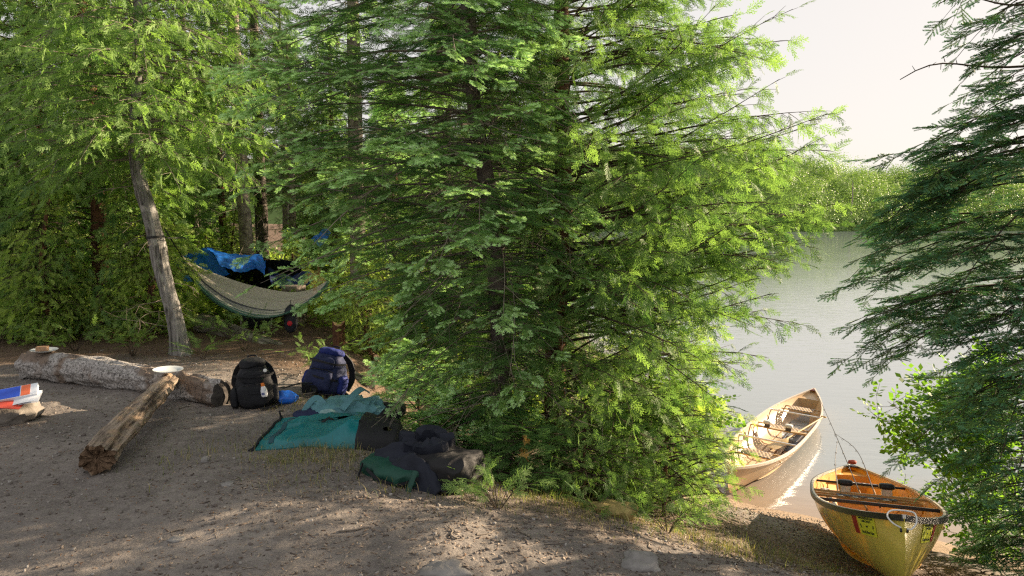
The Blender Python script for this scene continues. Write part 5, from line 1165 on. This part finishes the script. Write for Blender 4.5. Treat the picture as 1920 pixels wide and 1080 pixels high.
rod(yC, (.12, .85, -.08), w(1583, 822, 8.9), (.05, 0, .10), 'curved fishing rod bending to the left over the canoe stern')
rod(yC, (-.22, .60, -.08), w(1588, 838, 8.2), (-.03, 0, .02), 'short fishing rod leaning right and crossing the tall one', guides=4)

# ================================================================ GROUND LITTER
def dens_pts(n, box, dens, seed):
    r = np.random.default_rng(seed); x = r.uniform(box[0], box[1], n * 6); y = r.uniform(box[2], box[3], n * 6); p = dens(x, y); k = r.random(len(x)) < p; return x[k][:n], y[k][:n], r
def slope_mask(x, y): return np.clip((x + 1.2) / .8, 0, 1) * np.clip((shore_d(x, y) - 1.7) / .4, 0, 1)
def litter(name, label, n, box, dens, lrange, wrange, mat, seed, hrange=(.3, .8), cat='litter'):
    x, y, r = dens_pts(n, box, dens, seed); n = len(x); z = hgt(x, y); L = r.uniform(*lrange, n) * r.uniform(.4, 1, n); W = r.uniform(*wrange, n); Hh = W * r.uniform(*hrange, n); a = r.uniform(0, PI, n); ti = r.normal(0, .15, n)
    ux = np.stack([np.cos(a), np.sin(a), ti], -1); uy = np.stack([-np.sin(a), np.cos(a), r.normal(0, .2, n)], -1); c = np.stack([x, y, z + Hh * .3], -1)
    V = []
    for sx, sy, sz in ((-1, -1, -1), (1, -1, -1), (1, 1, -1), (-1, 1, -1), (-1, -1, 1), (1, -1, 1), (1, 1, 1), (-1, 1, 1)):
        k = r.uniform(.55, 1, n); V.append(c + ux * (sx * L / 2 * k)[:, None] + uy * (sy * W / 2 * r.uniform(.5, 1, n))[:, None] + A3(0, 0, 1) * (sz * Hh / 2)[:, None])
    V = np.stack(V, 1).reshape(-1, 3); f = np.array([(0, 3, 2, 1), (4, 5, 6, 7), (0, 1, 5, 4), (1, 2, 6, 5), (2, 3, 7, 6), (3, 0, 4, 7)]); Fq = (f[None] + (np.arange(n) * 8)[:, None, None]).reshape(-1, 4)
    o = link(name, mesh_np(name, V, Fq, [mat], tone=np.repeat(r.random(n), 6))); return tag(o, label, cat, kind='stuff')
def tonemat(name, stops, rough=.9):
    t = NT(name); a = t.n('ShaderNodeAttribute', _attribute_name='tone'); p = t.n('ShaderNodeBsdfPrincipled', Base__Color=t.ramp((a, 'Fac'), stops), Roughness=rough); p.inputs['Specular IOR Level'].default_value = .2; return t.done(p)
chipm = tonemat('wood_chip', [(0, (.075, .06, .05)), (.45, (.15, .12, .10)), (.8, (.30, .24, .19)), (1, (.36, .30, .24))]); pebm = tonemat('pebble', [(0, (.12, .10, .09)), (.7, (.22, .20, .18)), (1, (.36, .34, .32))])
dl = lambda x, y: np.clip(.04 + .9 * np.clip((x + 1.9 + .5 * vnoise(np.stack([x * 1.5, y * 1.5, 0 * x], -1))) / 1.2, 0, 1), 0, 1) * np.clip((shore_d(x, y) - 1.0) / .5, .25, 1)
litter('wood_chips', 'bark chips and broken twigs strewn over the dirt and bank', 15000, (-4.5, 3.6, 2.9, 7.6), dl, (.012, .06), (.004, .012), chipm, 101, (.2, .5))
litter('forest_litter', 'fallen needles and bark bits covering the dirt', 22000, (-6.5, 3.4, 3.0, 9.5), lambda x, y: .35 + .65 * np.clip((y - 6.8) / .6, 0, 1), (.01, .035), (.002, .006), tonemat('needle_litter', [(0, (.06, .04, .03)), (.6, (.22, .13, .08)), (1, (.30, .21, .14))]), 102)
litter('pebbles', 'small pebbles and grit scattered on the dirt', 5000, (-5, 3.9, 2.9, 8.2), lambda x, y: .25 + .75 * np.clip((1.8 - shore_d(x, y)) / .4, 0, 1), (.008, .03), (.007, .024), pebm, 103, (.4, .8))
def sticks():
    r = np.random.default_rng(77); paths = []; rad = []
    for i in range(170):
        x = r.uniform(-3.5, 2.4); y = r.uniform(3.0, 7.2)
        if r.random() > dl(np.array([x]), np.array([y]))[0] * .9 + .1: continue
        a = r.uniform(0, PI); l = r.uniform(.06, .30) * r.uniform(.4, 1); s = np.linspace(-.5, .5, 6); px = x + l * s * math.cos(a) + .12 * l * np.sin(s * 5 + i); py = y + l * s * math.sin(a); rr = r.uniform(.002, .006)
        paths.append(np.stack([px, py, hgt(px, py) + rr * 1.2], -1)); rad.append(np.linspace(rr, rr * .5, 6))
    V, Fq = tubes_np(paths, rad, 5); tag(link('fallen_twigs', mesh_np('fallen_twigs', V, Fq, [M['deadtwig']], smooth=True)), 'grey fallen twigs scattered on the ground', 'twigs', kind='stuff')
sticks()
def grass(name, n, box, dens, hr, mat, seed, label, wd=.0035):
    x, y, r = dens_pts(n, box, dens, seed); n = len(x); z = hgt(x, y); h = r.uniform(*hr, n) * r.uniform(.4, 1, n); a = r.uniform(0, 2 * PI, n); b = r.uniform(.2, 1.0, n) * h; w_ = wd * r.uniform(.6, 1.2, n)
    P0 = np.stack([x, y, z - .004], -1); d = np.stack([np.cos(a), np.sin(a), 0 * a], -1); s = np.stack([-np.sin(a), np.cos(a), 0 * a], -1); Z = A3(0, 0, 1)
    P1 = P0 + d * (b * .3)[:, None] + Z * (h * .6)[:, None]; P2 = P0 + d * b[:, None] + Z * (h * np.sqrt(np.clip(1 - (b / h) ** 2 * .6, .1, 1)))[:, None]
    V = np.stack([P0 - s * w_[:, None] / 2, P0 + s * w_[:, None] / 2, P1 + s * w_[:, None] * .4, P1 - s * w_[:, None] * .4, P2 + s * w_[:, None] * .1, P2 - s * w_[:, None] * .1], 1).reshape(-1, 3)
    k = (np.arange(n) * 6)[:, None]; Fq = np.concatenate([k + np.array([[0, 1, 2, 3]]), k + np.array([[3, 2, 4, 5]])]); tn = r.random(n)
    return tag(link(name, mesh_np(name, V, Fq, [mat], tone=np.concatenate([tn, tn]))), label, 'grass', kind='stuff')
def gd(x, y):
    nz = .5 + .5 * fbm(np.stack([x, y, 0 * x + 8], -1), 2.2, 2)
    a = np.exp(-((x + .9) / .9) ** 2 - ((y - 4.45) / .42) ** 2) + .9 * np.exp(-((x + 1.1) / .75) ** 2 - ((y - 5.9) / .3) ** 2)
    b = .55 * np.clip((x + .4) / .5, 0, 1) * np.clip((2.4 - x) / .4, 0, 1) * np.exp(-((y - (4.25 + .18 * x)) / .38) ** 2)
    c = np.clip((x - .9) / .3, 0, 1) * np.clip((shore_d(x, y) - 1.9) / .3, 0, 1) * np.clip((2.7 - x) / .3, 0, 1) * .08
    return np.clip(a + b + c, 0, 1) * np.clip(nz * 1.5 - .25, 0, 1)
grass('grass', 9000, (-2.6, 2.8, 3.5, 7.2), gd, (.03, .11), M['grass'], 111, 'short green grass around the packs and on the bank')
grass('dry_grass', 9000, (-2.2, 2.8, 3.4, 7.0), gd, (.02, .08), M['straw'], 112, 'dry straw coloured grass on the bank', .003)
# the little plant standing out of the water
x, y = 5.05, 8.75; root = empty('water_plant', (x, y, WATER), 'small pale leafy sprig standing in the water beyond the yellow canoe', 'plant')
S = [np.array([(0, 0, .05 + .05 * i) for i in range(7)]), np.array([(math.cos(i * 2.4), math.sin(i * 2.4), .9) for i in range(7)]), np.array([(0, 0, 1.)] * 7) + .1, np.full(7, .11), np.full(7, .8)]
link('foliage', crown_mesh('foliage', [spr('leaf', S, 1)], mats_for('alder')), root); V, Fq = tubes_np([np.array([(0, 0, -.3), (0, 0, .2), (.01, 0, .40)])], [np.array([.004, .003, .002])]); link('stem', mesh_np('stem', V, Fq, [M['twig']]), root)
def brown_tuft(c, label, seed, s=.12):
    r = np.random.default_rng(seed); n = 9; S = [np.array([c] * n) - np.array(c) + r.normal(0, .03, (n, 3)), r.normal(0, 1, (n, 3)), r.normal(0, 1, (n, 3)), np.full(n, s), r.random(n)]
    root = empty('dead_sprig', c, label, 'twig'); link('foliage', crown_mesh('foliage', [spr('cedarH', S, seed)], [M['cedar_old'], M['cedar_old'], M['twig']]), root)
brown_tuft(tuple(w(594, 515, 4.3)), 'rusty brown dead tuft on a fir branch before the hammock', 5, .08)
brown_tuft(tuple(w(985, 862, 4.75)), 'dry brown leaves caught low in the cedar on the bank', 6, .08)

# ================================================================ FAR SHORE
def far_shore():
    r = np.random.default_rng(91); D = 149.
    # low wooded hill: shoreline runs across the view, from behind the cedars to beyond the spruce
    xs = np.linspace(-120, 260, 96); us = np.linspace(0, 1, 24)
    def top(x): return 1.2 * math.sin(x * .11) + .8 * math.sin(x * .043 + 1) + np.interp(x, [-120, 30, 60, 78, 95, 130, 260], [20, 20, 19, 17, 15.5, 16, 17])
    def sy(x): return D + 4 * np.sin(x * .05) + np.interp(x, [40, 62, 75, 100], [-6, -4, 3, 6])
    def hz(x, u): return WATER - .6 + (top(x) + .6) * (np.clip(u * 1.25, 0, 1) ** .75) - 0 * u
    G = np.array([[(x, sy(x) - 1 + 55 * u, hz(x, u)) for u in us] for x in xs])
    mb = MB().grid(G); tag(mb.build('far_hill', simple('far_ground', (.13, .19, .06), .95, .1, scale=.3, bump=0)), kind='structure')
    # shoreline stones and wood mass
    pos = []; dr = []; nm = []; sc = []; tn = []; pos2 = []; dr2 = []; nm2 = []; sc2 = []; tn2 = []
    for i in range(2300):
        u = r.uniform(0, 1) ** 1.4 * .85; x = r.uniform(-20, 130)
        if i < 260: u = r.uniform(0, .05)
        y = sy(x) + 55 * u; z0 = hz(x, u) ; hgt_ = r.uniform(2.4, 5.4) * (.7 + .6 * (r.random() < .2)) if i >= 260 else r.uniform(1.0, 2.4); w = hgt_ * r.uniform(.42, .65)
        dark = r.random() < .05 + .10 * (vnoise(np.array([[x * .09, y * .12, 5.]]))[0] > .1) and i > 260; tone = r.uniform(.2, .8)
        n = 110
        q = r.normal(0, 1, (n, 3)); q /= np.linalg.norm(q, axis=1)[:, None]; rad = r.uniform(.45, 1, n) ** .5
        if dark:
            t = r.uniform(0, 1, n); th = r.uniform(0, 2 * PI, n); c = np.stack([np.cos(th) * w * .7 * (1 - t), np.sin(th) * w * .7 * (1 - t), t * hgt_ * .95], -1)
        else:
            c = q * rad[:, None] * A3(w, w, hgt_ * .5); c[:, 2] += hgt_ * .52
        P = c + A3(x, y, z0); N = q + A3(0, 0, .6) + r.normal(0, .18, (n, 3)); Dd = np.cross(N, r.normal(0, 1, (n, 3)))
        tgt = (pos2, dr2, nm2, sc2, tn2) if dark else (pos, dr, nm, sc, tn)
        tgt[0].append(P); tgt[1].append(Dd); tgt[2].append(N); tgt[3].append(r.uniform(.24, .5, n) * (.8 if dark else 1)); tgt[4].append(np.clip(tone + r.normal(0, .12, n), 0, 1))
    TPL['far'] = [(np.array([(-.34, 0, 0), (.1, -.1, .06), (.42, .35, 0), (.05, .6, -.08)]), np.array([(0, 1, 2, 3)]), np.array([0]))] + [(np.array([(-.3, .1, .05), (.3, -.15, 0), (.25, .5, .08), (-.2, .45, 0)]), np.array([(0, 1, 2, 3)]), np.array([0]))]
    A = instance('far', *[np.concatenate(q) for q in (pos, dr, nm, sc, tn)], jit=.05, seed=2)
    B = instance('far', *[np.concatenate(q) for q in (pos2, dr2, nm2, sc2, tn2)], jit=.05, seed=3); B = (B[0], B[1], B[2] + 1, B[3])
    o = link('far_woods', crown_mesh('far_woods', [A, B], [M['far'], M['far_dark']]))
    tag(o, 'bright green woods on the far shore of the lake', 'woods', kind='stuff')
    g = hz(72.2, .12)
    m = MB().tube([(72.2, sy(72.2) + 2, g - .5), (72.3, sy(72.2) + 2, g + 3.5), (72.2, sy(72.2) + 2, g + 6.6)], [.16, .13, .07], 6)
    tag(m.build('dead_tree', M['bark_birch']), 'bare pale dead trunk standing on the far shore', 'tree')
far_shore()

# ================================================================ LIGHT, SKY, CAMERA
SUN_EL = math.radians(17); SUN_AZ = math.radians(62)       # azimuth from +Y towards +X
sd = Vector((math.sin(SUN_AZ) * math.cos(SUN_EL), math.cos(SUN_AZ) * math.cos(SUN_EL), math.sin(SUN_EL)))
L = bpy.data.lights.new('sun', 'SUN'); L.energy = 4.7; L.angle = math.radians(.6); L.color = (1.0, .79, .55)
lo = bpy.data.objects.new('sun', L); COL.objects.link(lo); lo.rotation_euler = sd.to_track_quat('Z', 'Y').to_euler()
w = bpy.data.worlds.new('World'); scene.world = w; w.use_nodes = True; nt = w.node_tree; nt.nodes.clear()
sky = nt.nodes.new('ShaderNodeTexSky'); sky.sky_type = 'NISHITA'; sky.sun_disc = False; sky.sun_elevation = SUN_EL; sky.sun_rotation = SUN_AZ
sky.air_density = 1.0; sky.dust_density = 2.5; sky.ozone_density = 1.0; sky.altitude = 300
mixn = nt.nodes.new('ShaderNodeMix'); mixn.data_type = 'RGBA'; mixn.inputs[0].default_value = .6; 
# summer haze: the brightest part of the sky near the sun levels off
dv = nt.nodes.new('ShaderNodeVectorMath'); dv.operation = 'MULTIPLY_ADD'; nt.links.new(sky.outputs[0], dv.inputs[0]); dv.inputs[1].default_value = (.26, .27, .275); dv.inputs[2].default_value = (1, 1, 1)
dd_ = nt.nodes.new('ShaderNodeVectorMath'); dd_.operation = 'DIVIDE'; nt.links.new(sky.outputs[0], dd_.inputs[0]); nt.links.new(dv.outputs[0], dd_.inputs[1]); nt.links.new(dd_.outputs[0], mixn.inputs[6]); mixn.inputs[7].default_value = (3.45, 3.2, 3.0, 1)
bg = nt.nodes.new('ShaderNodeBackground'); bg.inputs[1].default_value = .092; ow = nt.nodes.new('ShaderNodeOutputWorld')
nt.links.new(mixn.outputs[2], bg.inputs[0]); nt.links.new(bg.outputs[0], ow.inputs[0])
cam = bpy.data.cameras.new('camera'); cam.sensor_width = 36; cam.lens = F / 1920 * 36; cam.clip_end = 2000; cam.clip_start = .05
co = bpy.data.objects.new('camera', cam); COL.objects.link(co); co.location = (0, 0, CAMZ); co.rotation_euler = (PI / 2 - math.atan((540 - HZ) / F), 0, 0)
scene.camera = co
scene.view_settings.view_transform = 'Standard'; scene.view_settings.look = 'None'; scene.view_settings.gamma = 1; scene.view_settings.exposure = 1.8
cy = scene.cycles; scene.render.engine = 'CYCLES'
cy.max_bounces = 9; cy.diffuse_bounces = 6; cy.glossy_bounces = 2; cy.transmission_bounces = 6; cy.transparent_max_bounces = 4
cy.filter_width = 1.25; cy.use_denoising = False; cy.caustics_reflective = False; cy.caustics_refractive = False; cy.sample_clamp_indirect = 3
try: cy.denoiser = 'OPENIMAGEDENOISE'
except Exception: pass
